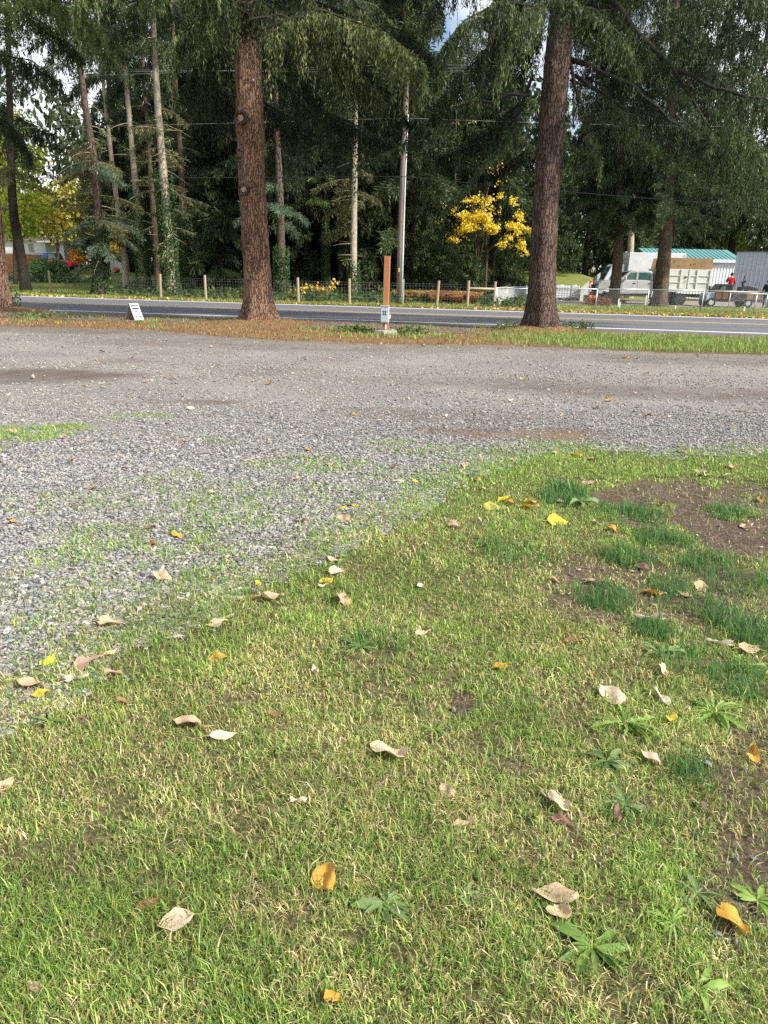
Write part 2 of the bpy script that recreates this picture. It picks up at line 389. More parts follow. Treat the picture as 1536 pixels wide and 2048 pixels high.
c = mixc(n, sp.outputs['Blue'], ca, cb)
fn = noise(n, 130, 5, rough=.7); bigp = noise(n, .55, 4)
fines = ramp(n, fn.outputs['Fac'], [(.32, (.17, .15, .13)), (.5, (.31, .285, .255)), (.66, (.50, .47, .42))]).outputs['Color']
pf = ramp(n, bigp.outputs['Fac'], [(.4, (.15, .15, .15)), (.62, (.75, .75, .75))]).outputs['Color']
pfm = n.nodes.new('ShaderNodeMath'); pfm.operation = 'MULTIPLY'; L(pf, pfm.inputs[0]); L(sp.outputs['Blue'], pfm.inputs[1])
c = mixc(n, pfm.outputs[0], c, fines)
dn = ramp(n, fn.outputs['Fac'], [(.3, (.07, .05, .04)), (.7, (.17, .13, .105))]).outputs['Color']
c = mixc(n, sp.outputs['Red'], c, dn)
on = ramp(n, fn.outputs['Fac'], [(.3, (.14, .085, .05)), (.7, (.34, .22, .13))]).outputs['Color']
c = mixc(n, sp.outputs['Green'], c, on)
L(c, b.inputs['Base Color']); b.inputs['Roughness'].default_value = .85; b.inputs['Specular IOR Level'].default_value = .2
bump(n, b, ga, .8, .012)
M['gravel'] = mt
gV = np.stack([gx[used], gy[used], gzv[used] + .006], 1)
tag(np_obj('gravel_drive', gV, [remap[fc]], M['gravel'], col=np.stack([dirt, orange, fine], 1)[used], smooth=True), kind='structure')

# ---- road
def strip_obj(name, P, Q, w0, w1, z, mat, x0=-95, x1=70, nseg=60):
    xs = np.linspace(x0, x1, nseg); yl = line_y(P, Q, xs)
    V = np.vstack([np.stack([xs, yl + w0, np.full(nseg, z)], 1), np.stack([xs, yl + w1, np.full(nseg, z)], 1)])
    i = np.arange(nseg - 1); return np_obj(name, V, [np.stack([i, i + 1, i + 1 + nseg, i + nseg], 1)], mat)
mt, n, b, L = nm('asphalt')
x = noise(n, 90, 5, rough=.75); g = noise(n, .9, 4, stretch=(.12, 1, 1)); v = noise(n, 3, 3)
c = ramp(n, x.outputs['Fac'], [(.3, (.085, .085, .092)), (.7, (.15, .15, .16))]).outputs['Color']
c = mixc(n, ramp(n, g.outputs['Fac'], [(.4, (0, 0, 0)), (.6, (.5, .5, .5))]).outputs['Color'], c, (.165, .165, .172))
L(c, b.inputs['Base Color']); b.inputs['Roughness'].default_value = .8; bump(n, b, x.outputs['Fac'], .3, .006)
M['asphalt'] = mt
xs = np.linspace(-95, 70, 120)
ya = line_y(nA, nB, xs) - 1.1 + .5 * (fbm(xs * .8, xs * 0, 71) - .5); yb = line_y(fA, fB, xs) + .9 + .4 * (fbm(xs * .8, xs * 0, 72) - .5)
V = np.vstack([np.stack([xs, ya, xs * 0 + .012], 1), np.stack([xs, yb, xs * 0 + .012], 1)])
i = np.arange(119)
tag(np_obj('road', V, [np.stack([i, i + 1, i + 121, i + 120], 1)], M['asphalt']), kind='structure')
M['white_line'] = pm('white_road_paint', (.8, .8, .78), (.5, .5, .5), 18, .6, lo=.3, hi=.45)
M['yellow_line'] = pm('yellow_road_paint', (.62, .45, .22), (.45, .33, .17), 18, .6, lo=.3, hi=.45)
for P, Q, w_, m_ in ((nA, nB, .16, 'white_line'), (fA, fB, .22, 'white_line')):
    tag(strip_obj('road_line', P, Q, -w_, w_, .017, M[m_]), kind='structure')
for dy in (-.30, .12): tag(strip_obj('road_centre_line', yA, yB, dy, dy + .2, .017, M['yellow_line']), kind='structure')
# soil shoulder along the near side of the road
mt, n, b, L = nm('shoulder_grit')
x = noise(n, 60, 6, rough=.7); L(ramp(n, x.outputs['Fac'], [(.3, (.07, .055, .045)), (.55, (.17, .125, .1)), (.75, (.3, .23, .17))]).outputs['Color'], b.inputs['Base Color']); b.inputs['Roughness'].default_value = .95
xs = np.linspace(-60, 45, 160); y2 = line_y(nA, nB, xs) - .95; y1 = y2 - 2.4 - 1.6 * fbm(xs * .4, xs * 0, 75)
V = np.vstack([np.stack([xs, y1, xs * 0 + .008], 1), np.stack([xs, y2, xs * 0 + .008], 1)]); i = np.arange(159)
tag(np_obj('road_shoulder', V, [np.stack([i, i + 1, i + 161, i + 160], 1)], mt), kind='structure')

# ================================================================== LOOSE STONES
def ico():
    bmx = bmesh.new(); bmesh.ops.create_icosphere(bmx, subdivisions=1, radius=1)
    v = np.array([p.co[:] for p in bmx.verts]); f = np.array([[q.index for q in k.verts] for k in bmx.faces]); bmx.free(); return v, f
IV, IF = ico()
STONE_PAL = np.array([(.10, .105, .12), (.14, .145, .155), (.19, .19, .195), (.24, .24, .24), (.30, .295, .285), (.34, .33, .31), (.23, .20, .17), (.17, .18, .20), (.29, .27, .25), (.21, .215, .225)])
def stones(name, x, y, size, flat=.6, label=None, smooth=False):
    k = len(x); nv = len(IV)
    V = IV[None] * (1 + .28 * rng.standard_normal((k, nv, 1)).clip(-1.4, 1.4))
    sc3 = size[:, None] * np.stack([rng.uniform(.8, 1.35, k), rng.uniform(.6, 1.0, k), rng.uniform(.35, .75, k) * flat / .6], 1)
    V = V * sc3[:, None, :] * .5
    a = rng.uniform(0, 6.28, k); t = rng.normal(0, .25, k)
    ca, sa, ct, st = np.cos(a)[:, None], np.sin(a)[:, None], np.cos(t)[:, None], np.sin(t)[:, None]
    X, Y, Z = V[..., 0], V[..., 1], V[..., 2]
    X, Z = X * ct - Z * st, X * st + Z * ct
    X, Y = X * ca - Y * sa, X * sa + Y * ca
    V = np.stack([X + x[:, None], Y + y[:, None], Z + (gz(x, y) + .008 + size * .1)[:, None]], -1).reshape(-1, 3)
    Fc = (IF[None] + (np.arange(k) * nv)[:, None, None]).reshape(-1, 3)
    pi = rng.integers(0, len(STONE_PAL), k); pi = np.where((pi == 5) & (y > 7), 9, pi); c = STONE_PAL[pi] * rng.uniform(.95, 1.25, (k, 1)) * (np.array([1, 1, 1.0]) + sstep(6, 12, y)[:, None] * np.array([.09, .02, -.08]) + np.array([.02, 0, -.05]))
    o = np_obj(name, V, [Fc], M['stone'], col=np.repeat(c, nv, 0), smooth=smooth); tag(o, kind='stuff'); return o
def sample(n_, y0, y1, pad=1.2, k=.62):
    y = rng.uniform(y0, y1, n_); wmax = k * y1 + pad; x = rng.uniform(-wmax, wmax, n_); q = np.abs(x) < k * y + pad
    return x[q], y[q]
sx, sy, ss = [], [], []
for dens, y0, y1, s0, s1 in ((3600, 2.4, 4.2, .009, .024), (2700, 4.2, 6.2, .010, .025), (1500, 6.2, 9.0, .011, .026), (260, 9, 13, .016, .034), (60, 13, 21, .02, .04)):
    area = (y1 - y0) * 2 * (.62 * y1 + 1.2); x, y = sample(int(dens * area), y0, y1)
    sg = np.minimum(.03 * y, .2); ok = ~m_lawn(x + rng.normal(0, 1, len(x)) * sg - .05, y + rng.normal(0, 1, len(x)) * sg + .05) & ~m_strip(x, y) & (drive_far(x, y) < -.1 - .8 * rng.random(len(x)) ** 2) & (m_bare(x, y) < .5)
    fine_ = sstep(7.5, 9.5, y + 1.5 * (fbm(x * .8, y * .8, 62) - .5) - .25 * x)
    ok &= rng.random(len(x)) > .6 * fine_ * sstep(.4, .65, fbm(x * .6, y * 1.6, 66))
    ok &= rng.random(len(x)) > .92 * ell(x, y, DIRT)
    x, y = x[ok], y[ok]; sx.append(x); sy.append(y); ss.append(rng.uniform(s0, s1, len(x)) * np.exp(rng.normal(0, .22, len(x))))
stones('gravel_stones', np.concatenate(sx), np.concatenate(sy), np.concatenate(ss), label=1)
# stones and crumbs strewn into the lawn's edge and the bare soil
x, y = sample(26000, 1.0, 7.5)
near_edge = m_lawn(x, y) & (~m_lawn(x - .28, y + .22) | ~m_lawn(x - .5, y + .4) & (rng.random(len(x)) < .3))
bb = m_bare(x, y) > .5
ok = near_edge & (rng.random(len(x)) < .8) | bb & (rng.random(len(x)) < .22)
x, y = x[ok], y[ok]; stones('soil_crumbs', x, y, rng.uniform(.006, .024, len(x)))

# ================================================================== GRASS
def blades(x, y, h, wd, colr, lean=.6, z=None, az=None):
    k = len(x); z = gz(x, y) if z is None else z
    az = rng.uniform(0, 6.283, k) if az is None else az
    d = np.stack([np.cos(az), np.sin(az)], 1); s = np.stack([-d[:, 1], d[:, 0]], 1)
    le = np.clip(np.abs(rng.normal(lean, .35, k)), .05, 1.5)
    h1 = h * .5; a1 = le * .55; a2 = le * 1.35
    x1 = h1 * np.sin(a1); z1 = h1 * np.cos(a1); x2 = x1 + h1 * np.sin(a2); z2 = z1 + h1 * np.cos(a2)
    z2 = np.maximum(z2, .004)
    B = np.stack([x, y], 1)
    tw = s + d * rng.normal(0, .35, (k, 1))
    def P(off, zz, sd): return np.concatenate([B + d * off[:, None] + tw * sd[:, None], (z + zz)[:, None]], 1)
    w2 = wd / 2; zr = np.zeros(k)
    V = np.stack([P(zr, zr - .004, -w2), P(zr, zr - .004, w2), P(x1, z1, -w2 * .85), P(x1, z1, w2 * .85), P(x2, z2, zr)], 1).reshape(-1, 3)
    i = np.arange(k) * 5
    q = np.stack([i, i + 1, i + 3, i + 2], 1); t = np.stack([i + 2, i + 3, i + 4], 1)
    return V, q, t, np.repeat(colr, 5, 0)
def pick(pal, k, jit=.18):
    pal = np.array(pal); return pal[rng.integers(0, len(pal), k)] * (1 + rng.normal(0, jit, (k, 1))).clip(.5, 1.6)
GREEN = [(0.251, 0.396, 0.079), (0.198, 0.33, 0.073), (0.33, 0.449, 0.112), (0.396, 0.462, 0.119), (0.145, 0.264, 0.066)]
STRAW = [(0.694, 0.582, 0.314), (0.582, 0.482, 0.246), (0.515, 0.459, 0.179), (0.426, 0.314, 0.157), (0.739, 0.65, 0.403)]
FRESH = [(0.24, 0.408, 0.072), (0.3, 0.456, 0.09), (0.18, 0.324, 0.054), (0.372, 0.492, 0.132)]
DARKG = [(0.086, 0.207, 0.057), (0.115, 0.253, 0.069), (0.069, 0.167, 0.052), (0.172, 0.31, 0.103), (0.138, 0.253, 0.069)]
class Bag:
    def __init__(s): s.V = []; s.q = []; s.t = []; s.c = []; s.n = 0
    def put(s, V, q, t, c): s.V.append(V); s.q.append(q + s.n); s.t.append(t + s.n); s.c.append(c); s.n += len(V)
    def build(s, name, mat, parent=None): return np_obj(name, np.vstack(s.V), [np.vstack(s.q), np.vstack(s.t)], mat, parent, np.vstack(s.c))
G = Bag()
for dens, y0, y1, wd in ((52000, .55, 1.6, .0021), (36000, 1.6, 2.4, .0023), (22000, 2.4, 3.6, .0029), (12500, 3.6, 5.2, .004), (7000, 5.2, 8.2, .006)):
    area = (y1 - y0) * 2 * (.6 * y1 + .7); x, y = sample(int(dens * area), y0, y1, .7, .6)
    bare_ = m_bare(x, y); lush = ell(x, y, LUSH)
    thin = np.maximum(ell(x, y, THIN), m_strip(x, y) * .95)
    sg = np.minimum(.028 * y, .2); jx, jy = x + rng.normal(0, 1, len(x)) * sg, y + rng.normal(0, 1, len(x)) * sg
    p = np.where(m_lawn(jx, jy), np.clip(1 - .95 * bare_, 0, 1) * (.24 + .95 * sstep(.3, .58, .5 * fbm(x * 5, y * 5, 81, 3) + .5 * fbm(x * 22, y * 22, 88, 2))), thin * sstep(.30, .52, fbm(x * 7, y * 7, 82, 3)))
    p = np.maximum(p, lush * .9 * sstep(.36, .5, fbm(x * 5, y * 5, 83, 2)))
    ok = rng.random(len(x)) < p; x, y, lush = x[ok], y[ok], lush[ok]; k = len(x)
    inl = m_lawn(x, y)
    dry = sstep(.30, .68, .55 * fbm(x * 2.2, y * 2.2, 84) + .45 * fbm(x * 9, y * 9, 85, 2)) * (1 - .75 * sstep(3.8, 5.5, y)) * np.where(inl, 1, .25) * (1 - lush.clip(0, 1))
    isd = rng.random(k) < .09 + .42 * dry; dkb = rng.random(k) < .22
    c = np.where(isd[:, None], pick(STRAW, k), pick(GREEN, k))
    c = c * rng.uniform(.6, 1.22, (k, 1)); c[dkb & ~isd] *= .62; c = c * (.80 + .74 * fbm(x * 2.6, y * 2.6, 89, 3))[:, None] * [1.03, 1.03, .98]
    fr = (rng.random(k) < sstep(3.8, 6, y) * .8) & ~isd; c[fr] = pick(FRESH, fr.sum())
    lush = lush * np.clip(.35 + 1.6 * (fbm(x * 4, y * 4, 87, 3) - .3), 0, 1); lu = (rng.random(k) < lush) ; c[lu] = pick(DARKG, lu.sum())
    h = np.exp(rng.normal(-3.62, .42, k)).clip(.012, .085) * np.where(isd, 1.05, 1) * np.where(inl, 1, .95) * (.7 + .6 * fbm(x * 3, y * 3, 86, 2))
    h[lu] *= 2.1
    ln = np.where(isd, 1.3, .8); ln[lu] = .5
    G.put(*blades(x, y, h, wd * np.exp(rng.normal(-.12, .35, k)), c, ln))
x, y = sample(60000, 1.2, 7.5); ok = (m_bare(x, y) > .4) & (rng.random(len(x)) < .5); x, y = x[ok], y[ok]; k = len(x)
G.put(*blades(x, y, rng.uniform(.015, .07, k), np.full(k, .003), pick([(.4, .3, .2), (.28, .19, .13), (.5, .42, .3), (.12, .08, .06), (.3, .34, .12)], k), 1.4))
tag(G.build('lawn_grass', M['blades']), kind='stuff')
# grass on the verges: between driveway and road, and beyond the road
G = Bag()
x = rng.uniform(-12, 26, 150000); y = rng.uniform(14, 31, 150000)
fr_ = drive_far(x, y); nr = line_y(nA, nB, x) - y
gr = sstep(2.0, 5.0, x + 2.2 * (fbm(x * .8, y * .8, 91) - .5)) * sstep(.1, .6, fr_)
gr = np.maximum(gr, sstep(.2, .6, fr_) * sstep(.56, .66, fbm(x * .9, y * .9, 92)) * .5)
gr *= 1 - np.exp(-(((x - TREE_R[0]) / 1.7) ** 2 + ((y - TREE_R[1]) / 1.4) ** 2) ** 2)
ok = (rng.random(len(x)) < gr) & (nr > 1.9 + 1.5 * fbm(x, y * 0, 93)); x, y = x[ok], y[ok]; k = len(x)
c = pick([(.22, .36, .07), (.28, .4, .09), (.17, .28, .055), (.38, .4, .13)], k)
G.put(*blades(x, y, rng.uniform(.06, .17, k), np.full(k, .016), c, .55))
x = rng.uniform(-45, 40, 150000); bk = rng.exponential(3.2, 150000) + .9; y = line_y(fA, fB, x) + bk
ok = (y < 75) & (rng.random(len(x)) < .35 + .65 * sstep(.35, .6, fbm(x * .6, y * .6, 94))); x, y, bk = x[ok], y[ok], bk[ok]; k = len(x)
c = np.where((rng.random(k) < .42 * np.exp(-bk / 2.5))[:, None], pick([(.5, .38, .12), (.42, .28, .1)], k), pick([(.26, .34, .08), (.2, .28, .06), (.36, .38, .1), (.14, .22, .05)], k))
G.put(*blades(x, y, rng.uniform(.06, .2, k), np.full(k, .03), c, .6))
tag(G.build('verge_grass', M['blades']), kind='stuff')
# rusty conifer needles and twigs strewn between driveway and road
x = rng.uniform(-24, 12, 60000); y = rng.uniform(16, 36, 60000); fr_ = drive_far(x, y); nr = line_y(nA, nB, x) - y
ok = (fr_ > -.5 * rng.random(len(x))) & (nr > 1.2) & (rng.random(len(x)) < 1 - .8 * sstep(1.5, 5, x)) | (((x - TREE_R[0]) / 1.6) ** 2 + ((y - TREE_R[1]) / 1.3) ** 2 < 1)
x, y = x[ok], y[ok]; k = len(x)
c = pick([(.36, .2, .08), (.24, .13, .06), (.46, .29, .12), (.14, .09, .055), (.32, .25, .16), (.2, .17, .11), (.2, .24, .08)], k, .3)
G = Bag(); G.put(*blades(x, y, rng.uniform(.05, .16, k), np.full(k, .014), c, 1.25))
tag(G.build('needle_litter', M['blades']), kind='stuff')

# ================================================================== TREES
class Spr:
    """leaf-sized faces: foliage sprays"""
    def __init__(s): s.P = []; s.D = []; s.L = []; s.W = []; s.c = []
    def put(s, P, D, L, W, c):
        k = len(P)
        s.P.append(P); s.D.append(D); s.L.append(np.broadcast_to(L, k)); s.W.append(np.broadcast_to(W, k)); s.c.append(np.broadcast_to(c, (k, 3)))
    def arrays(s):
        P = np.vstack(s.P); D = np.vstack(s.D); L = np.concatenate(s.L); W = np.concatenate(s.W); c = np.vstack(s.c)
        D = D / (np.linalg.norm(D, axis=1, keepdims=True) + 1e-9); return P, D, L, W, c
    def build(s, name, mat, parent=None, mid=.45, wide=False, local=False, wood=None, wmat=None):
        P, D, L, W, c = s.arrays(); k = len(P)
        r = rng.standard_normal((k, 3))
        if wide: r[:, 2] *= .35
        S = np.cross(D, r); S /= np.linalg.norm(S, axis=1, keepdims=True) + 1e-9
        N = np.cross(D, S)
        a = P; t = P + D * L[:, None]; q = P + D * (L * mid)[:, None] + N * (L * rng.normal(0, .06, k))[:, None]
        V = np.stack([a, q - S * (W / 2)[:, None], t, q + S * (W / 2)[:, None]], 1).reshape(-1, 3)
        if mat is M['needles']: c = c * [1.06, 1.03, .95]
        c = np.repeat(c, 4, 0); polys = [np.arange(4 * k).reshape(k, 4)]
        if wood is not None and wood.v:                     # the boughs that carry the sprays, second material of the crown
            wf = np.array([f for f in wood.f if len(f) == 4]) + 4 * k; V = np.vstack([V, np.array(wood.v)]); c = np.vstack([c, np.full((len(wood.v), 3), .05)]); polys.append(wf)
        o = np_obj(name, V, polys, mat, parent, c, local=local)
        if len(polys) > 1:
            o.data.materials.append(wmat); mi = np.zeros(len(o.data.polygons), np.int32); mi[k:] = 1; o.data.polygons.foreach_set('material_index', mi)
        return o
def mixcol(A, B, t): return np.array(A) * (1 - t[..., None]) + np.array(B) * t[..., None]
def resample(pts, n):
    pts = np.asarray(pts, float); d = np.concatenate([[0], np.cumsum(np.linalg.norm(np.diff(pts, axis=0), axis=1))])
    t = np.linspace(0, d[-1], n); return np.stack([np.interp(t, d, pts[:, k]) for k in range(3)], 1), d[-1]
def fringe(S, pts, lat, hang, M=6, K=6, spl=.16, spw=.04, cA=(.03, .055, .025), cB=(.15, .19, .06), dens=1.0, t0=.12, taper=.7, up_=.5, zmin=None, step=.17):
    """side twigs along a bough with drooping strands of needle sprays"""
    n = max(3, int(resample(pts, 2)[1] / step * dens)); pts, Ln = resample(pts, n + 2)
    tg = np.gradient(pts, axis=0); tg /= np.linalg.norm(tg, axis=1, keepdims=True) + 1e-9
    side = np.cross(tg, [0, 0, 1.0]); side /= np.linalg.norm(side, axis=1, keepdims=True) + 1e-9
    t = np.linspace(0, 1, n + 2); ok = t >= t0; pts, tg, side, t = pts[ok], tg[ok], side[ok], t[ok]; n = len(t)
    if n < 1: return
    sgn = np.array([-1, 1.0])
    dl = side[:, None, :] * sgn[None, :, None] * rng.uniform(.5, 1.0, (n, 2, 1)) + tg[:, None, :] * rng.uniform(.2, .8, (n, 2, 1))
    dl[..., 2] += rng.uniform(-.35, .08, (n, 2)); dl /= np.linalg.norm(dl, axis=2, keepdims=True)
    ll = lat * (1 - taper * t)[:, None] * rng.uniform(.35, 1.25, (n, 2))
    s = (np.arange(M)[None, None] + rng.random((n, 2, M))) / M
    q = pts[:, None, None] + dl[:, :, None] * (s * ll[..., None])[..., None]; q = q - np.array([0, 0, 1.0]) * (.28 * s ** 2 * ll[..., None])[..., None]
    tone = float(np.clip(rng.normal(1, .34), .4, 1.75)); cA = np.array(cA) * tone; cB = np.array(cB) * tone
    cs = rng.random((n, 2, M)) ** 1.6                                   # colour of each strand
    base = mixcol(cA, cB, cs)
    # sprays on the twig itself
    D = dl[:, :, None] + rng.normal(0, .45, (n, 2, M, 3)); D[..., 2] += up_ * .2
    m_ = rng.random((n, 2, M)) < .9
    S.put(q[m_], D[m_], spl * rng.uniform(.8, 1.5, m_.sum()), spw * rng.uniform(.8, 1.5, m_.sum()), (base[m_] * rng.uniform(.8, 1.35, (m_.sum(), 1))))
    # hanging strands
    lt = rng.uniform(.15, 1.35, (n, 2, 1)); base = base * rng.uniform(.6, 1.35, (n, 2, 1, 1))
    h = hang * lt * rng.random((n, 2, M)) ** 1.2 * (1 - .35 * t)[:, None, None]
    sw = rng.normal(0, .10, (n, 2, M, 3)); sw[..., 2] = -1
    j = (np.arange(K) + rng.random((n, 2, M, K))) / K
    P = q[..., None, :] + sw[..., None, :] * (h[..., None] * j)[..., None] + rng.normal(0, .02, (n, 2, M, K, 3))
    D = rng.normal(0, .34, (n, 2, M, K, 3)); D[..., 2] -= 1
    cc = base[..., None, :] * rng.uniform(.7, 1.3, (n, 2, M, K, 1))
    keep = (h[..., None] > spl * .4) & (rng.random((n, 2, M, K)) < .93)
    if zmin is not None: keep &= P[..., 2] > zmin
    kk = keep.sum(); S.put(P[keep], D[keep], spl * rng.uniform(.7, 1.4, kk), spw * rng.uniform(.7, 1.4, kk), cc[keep])
def bough_pts(p0, az, L, rise, droop, n=9):
    t = np.linspace(0, 1, n); u = np.array([math.cos(az), math.sin(az), 0])
    P = p0 + u * (L * t)[:, None]; P[:, 2] += L * (rise * t - droop * t ** 2); P[1:, :2] += rng.normal(0, .05, (n - 1, 2)) * L * .25 * t[1:, None]; return P
def rtrunk(name, pts, rad, mat, parent, seg=56, rows=150, furrow=.02, flare=.0, flz=.5, knots=(), nroots=7):
    """trunk with furrowed bark and a root flare; knots: (z, azimuth, size)"""
    P, Ln = resample(pts, rows); rr = np.interp(np.linspace(0, 1, rows), np.linspace(0, 1, len(rad)), rad)
    th = np.linspace(0, 2 * math.pi, seg, endpoint=False); TH, Z = np.meshgrid(th, P[:, 2]); zb = P[0, 2]
    nzv = np.abs(fbm(TH * seg / 5.0, Z * 2.2, 101, 3) - .5) * 2
    nzv2 = fbm(TH * 2.0 / 6.28 * 4, Z * .7, 103, 2) - .5
    wrap = np.minimum(TH, 2 * math.pi - TH)
    rad_ = rr[:, None] * (1 + .05 * np.sin(TH * 3 + Z * .35) + .05 * nzv2 * sstep(0, .6, wrap)) + furrow * (nzv - .4)
    fl = flare * np.exp(-np.maximum(Z - zb, 0) / flz) * (1 + .42 * np.sin(TH * nroots + 1.3) + .25 * np.sin(TH * 3 + .4)); rad_ = rad_ + fl
    for kz, ka, ks in knots:
        dth = (TH - ka + math.pi) % (2 * math.pi) - math.pi
        d2 = (dth * rr[:, None] / ks) ** 2 + ((Z - kz) / (ks * .75)) ** 2
        rad_ = rad_ + ks * .42 * np.exp(-d2) - ks * .2 * np.exp(-d2 * 7)
    V = np.stack([P[:, 0][:, None] + rad_ * np.cos(TH), P[:, 1][:, None] + rad_ * np.sin(TH), Z], -1).reshape(-1, 3)
    i = np.arange(rows * seg).reshape(rows, seg); j = np.roll(i, -1, 1)
    return np_obj(name, V, [np.stack([i[:-1], j[:-1], j[1:], i[1:]], -1).reshape(-1, 4)], mat, parent, smooth=True)
def path_px(pxs, Y):                             # centre line of a trunk from photo pixels at one distance
    return [at(x, y, Y) for x, y in pxs]
def boughs(b, list_, r0=.06, n=5):
    for P in list_:
        L_ = len(P); b.tube(P, [r0 * (1 - .88 * k / (L_ - 1)) for k in range(L_)], n)
    return b

# ---- the three big firs on the near side of the road
def big_fir(base, pxs, rad, label, mat, knots, flare, spec_limbs=(), nb=60, seed=1, zlow=7.4, clear=None, cA=(.028, .05, .022), cB=(.15, .185, .06), top=21, extra=()):
    global rng
    keep = rng; rng = np.random.default_rng(seed)
    Y = base[1]; t = empty('fir_tree', (base[0], base[1], 0), label, 'tree')
    pts = path_px(pxs, Y); pts[0][2] = -.1
    d = (pts[-1] - pts[-2]); d /= d[2]; pts.append(pts[-1] + d * (top - pts[-1][2]))
    ra = [rad * a for a in (1.0, .9, .86, .84, .8, .74, .62, .5, .38, .26, .12)]
    rtrunk('trunk', pts, ra, mat, t, rows=230, flare=flare, flz=.42, knots=[(k[0], k[1], k[2]) for k in knots], furrow=.035)
    C_, _ = resample(pts, 60); axis = lambda z: np.array([np.interp(z, C_[:, 2], C_[:, 0]), np.interp(z, C_[:, 2], C_[:, 1]), z])
    S = Spr(); bl = []
    for k in range(nb):
        az = rng.uniform(0, 6.283); toward = math.cos(az + math.pi / 2)           # 1 = towards the viewer
        zz = rng.uniform(zlow, zlow + 6.5) + max(0, toward) * 2.2
        L_ = rng.uniform(3.2, 5.6) * (1 - .04 * (zz - zlow)); P = bough_pts(axis(zz), az, L_, rng.uniform(-.05, .2), rng.uniform(.35, .62)); bl.append(P)
        fringe(S, P, 1.35, rng.uniform(.5, 1.25), 7, 8, .13, .026, cA, cB, dens=.85, t0=.2)
    for k in range(26):                                                            # the crown above the picture, coarser
        zz = rng.uniform(zlow + 6, top - 1); L_ = 4.4 * (1 - (zz - zlow) / (top - zlow) * .8); P = bough_pts(axis(zz), rng.uniform(0, 6.283), L_, .15, .35); bl.append(P)
        fringe(S, P, 1.2, .6, 3, 3, .4, .12, cA, cB, dens=.5)
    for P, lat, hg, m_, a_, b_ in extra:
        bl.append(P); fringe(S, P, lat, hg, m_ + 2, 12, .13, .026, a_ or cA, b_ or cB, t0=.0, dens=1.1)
    wood = boughs(MB(), bl, .055, 5)
    if spec_limbs:
        for lp, r_, lat, hg in spec_limbs:
            b = MB(); P, _ = resample(lp, 12); P[1:-1] += rng.normal(0, .05, (10, 3)); b.tube(P, [r_ * (1 - .8 * q / 11) for q in range(12)], 8); b.build('limb', M['limb'], t, local=False, smooth=True)
            fringe(S, P, lat, hg, 7, 8, .13, .026, cA, (.10, .14, .055), dens=.8, t0=.25)
    S.build('crown', M['needles'], t, wood=wood, wmat=M['limb'])
    for kz, ka, ks, cut in knots:
        c0 = axis(kz); rr_ = np.interp(kz, np.linspace(0, top, len(ra)), ra) + ks * .36
        p = c0 + np.array([math.cos(ka), math.sin(ka), 0]) * (rr_ - .12); q = c0 + np.array([math.cos(ka), math.sin(ka), .02]) * (rr_ - .01)
        if cut: MB().tube([p, q], [ks * .36, ks * .28], 7).build('knot', M['cut_wood'], t, local=False)
        b = MB(); ring = []
        for e in range(13):
            g_ = 2 * math.pi * e / 12; tx = np.array([-math.sin(ka), math.cos(ka), 0])
            ring.append(q * .8 + p * .2 + tx * math.cos(g_) * ks * .55 + np.array([0, 0, 1]) * math.sin(g_) * ks * .5)
        b.tube(ring, ks * .17, 6); b.build('burl', M['bark_dark'], t, local=False, smooth=True)
    rng = keep; return t
M['cut_wood'] = pm('weathered_cut_wood', (.45, .32, .24), (.2, .14, .11), 22, .85)
S_AZ = -math.pi / 2
def hang_px(pxs, Y): return np.array([at(x, y, Y) for x, y in pxs])
YL, YR, YE = TREE_L[1], TREE_R[1], TREE_E[1]
zL = lambda py: at(500, py, YL)[2]
